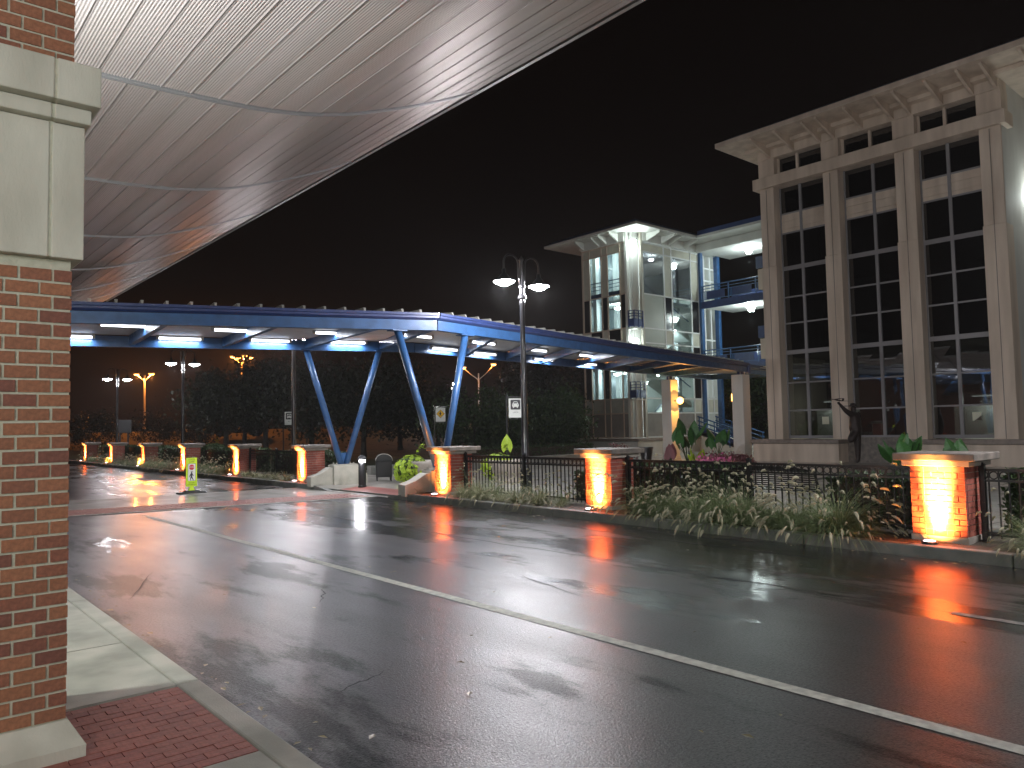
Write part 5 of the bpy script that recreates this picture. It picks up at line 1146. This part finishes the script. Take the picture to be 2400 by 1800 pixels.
vine_planter(14.2, 16.85, .02, 'concrete bowl planter with lime vines and one tall leaf behind the fence', .52, 600, PI*.55, True)

# ------------------------------------------------------------------ far lamps, car, distant details
def sodium(px, d, zg, ztop, label, heads, pw, name='street_light', col=(1,.30,.05), mat='soda'):
    x, y = dep(px, d); t = empty(name, (x,y,zg), -YAW, label, 'street light')
    MB().lathe([(.16,0),(.12,.5),(.07,ztop-zg)], n=10).build('pole', MT['galv'], t)
    for (hx, hz) in heads:
        MB().tube([(0,0,ztop-zg-.6 if hz else ztop-zg-.1),(hx*.5,0,ztop-zg-.25+hz*.3),(hx,0,ztop-zg+hz)], .04, 6).build('arm', MT['galv'], t)
        h = MB().box(hx-.28,hx+.28,-.16,.16,ztop-zg+hz,ztop-zg+hz+.14).build('head', MT['galv'], t, bevel=.03)
        MB().lathe([(.0,-.13),(.16,-.1),(.24,0)], (hx,0,ztop-zg+hz), 12).build('lens', MT[mat], h)
        light('POINT', (hx,0,ztop-zg+hz-.4), pw, col, t, .0)
sodium(565, 80, 1.9, 9.4, 'orange four-headed sodium mast rising behind the dark trees', [(-.95,.18),(-.35,0),(.3,.22),(.95,.05)], 550)
sodium(337, 76, 1.9, 7.5, 'tall orange-lit sodium pole between the two farthest twin lamps', [(-.8,.1),(.7,.1)], 950)
sodium(1122, 70, .0, 6.6, 'Y-shaped twin sodium street light right of the right V column', [(-1.4,.55),(1.4,.8)], 160)
sodium(1058, 66, .0, 5.35, 'single small white street light left of the Y-shaped sodium light', [(0.25,.1)], 160, col=(.85,.9,1), mat='lens')
cx0, cy0 = dep(560, 62); car = empty('parked_car', (cx0, cy0, 1.25), -YAW+.15, 'dark car standing on the raised road behind the trees', 'car')
body = [(-2.2,.3),(2.2,.3),(2.25,.6),(2.15,.85),(1.5,.93),(.9,1.42),(-.4,1.5),(-1.1,1.0),(-2.0,.82),(-2.25,.6)]
MB().prism(body, 'y', -.86, .86).build('body', MT['carpaint'], car, bevel=.06)
for s in (-.865,.865):
    MB().prism([(-.95,1.0),(1.3,.98),(.8,1.36),(-.36,1.43)], 'y', s-.006, s+.006).build('side_window', MT['glass'], car)
    MB().box(-1.05,1.4,s-.008,s+.008,.955,.975).build('chrome_strip', MT['chrome'], car)
    for xw in (-1.35,1.35):
        w_ = MB().tube([(xw,s-.1*(s > 0)-.0,.32),(xw,s+.1*(s < 0)+.02*(1 if s > 0 else -1),.32)], .32, 18).build('wheel', MT['tyre'], car)
        for k in range(5): a = 2*PI*k/5; MB().beam((xw,s+(.03 if s > 0 else -.03),.32),(xw+.22*math.cos(a),s+(.03 if s > 0 else -.03),.32+.22*math.sin(a)),.04,.03,up=(0,1,0)).build('spoke', MT['chrome'], w_)
MB().prism([(-1.06,1.03),(-.42,1.47),(-.44,1.5),(-1.09,1.05)], 'y', -.74, .74).build('windscreen', MT['glass'], car)
for s in (-.6,.6): MB().box(-2.27,-2.2,s-.2,s+.2,.6,.74).build('headlight', MT['chrome'], car, bevel=.02)
dsx, dsy = dep(290, 46); ds = empty('direction_sign', (dsx, dsy, .2), -YAW, 'dark back of a road sign board beside the farthest twin lamp', 'sign')
for s in (-.25,.25): MB().box(s-.04,s+.04,-.03,.03,0,2.1).build('post', MT['blackm'], ds)
MB().box(-.45,.45,-.05,-.03,1.5,2.3).build('board', MT['blackm'], ds, bevel=.02)

# entrance lamps under the big soffit: one on the hidden back of the pillar, the others beyond the frame
sconce(.15, 5.2, 3.35, 0, 1, 'wall lamp on the hidden back of the foreground pillar', 120)
sconce(-2.7, 1.0, 3.0, 1, 0, 'wall lamp on the entrance wall to the left of the viewer', 85)
sconce(-2.7, -3.5, 3.0, 1, 0, 'wall lamp on the entrance wall behind the viewer', 85)
sconce(-2.7, 9.5, 3.0, 1, 0, 'wall lamp on the entrance wall beyond the pillar', 70)

wlp = empty('wall_lamp', (31.25, 8.0, 9.4), label='wall lamp on the side of the big building beyond the right edge', cat='lamp')
MB().box(-.1,.1,0,.1,-.15,.15).build('backplate', MT['galv'], wlp); MB().lathe([(.0,-.14),(.1,-.12),(.12,0),(.1,.12),(0,.14)], (0,-.08,0), 14).build('lens', MT['cool'], wlp); light('POINT', (0,-.4,0), 7, (1,.95,.85), wlp, .0)

# ------------------------------------------------------------------ litter of leaves on the wet road
P = [(random.uniform(1.7,9.3), random.uniform(1,16), .009) for _ in range(70)]+[(9.3+random.uniform(-.16,.1), random.uniform(1,15), .010) for _ in range(90)]+[(1.72+abs(random.gauss(0,.12)), random.uniform(3,14), .010) for _ in range(50)]
lv = MB()
for (x, y, z) in P:
    a = random.uniform(0,6.28); l = random.uniform(.015,.04); c, s_ = math.cos(a)*l, math.sin(a)*l; w = random.uniform(.35,.6)
    lv.add([(x-c,y-s_,z),(x+s_*w,y-c*w,z+.006),(x+c,y+s_,z+.002),(x-s_*w,y+c*w,z+.004)], [(0,1,2,3)])
tag(lv.build('fallen_leaves', leafmat('fallen_leaf', (.10,.07,.03), (.30,.25,.12), .35, 0)), 'small fallen leaves scattered over the wet road and gutters', 'leaves', kind='stuff')

# ------------------------------------------------------------------ damp night air
hm, nt, b, out = newmat('damp_air'); nt.nodes.remove(b)
pvn = N(nt, 'ShaderNodeVolumePrincipled'); pvn.inputs['Density'].default_value = .0006; pvn.inputs['Color'].default_value = (.9,.9,.9,1); pvn.inputs['Anisotropy'].default_value = .25
nt.links.new(pvn.outputs[0], out.inputs['Volume'])
hz = MB().box(-45, 140, -45, 150, -1.1, 14.2).build('haze', hm); tag(hz, kind='stuff'); hz.display_type = 'WIRE'
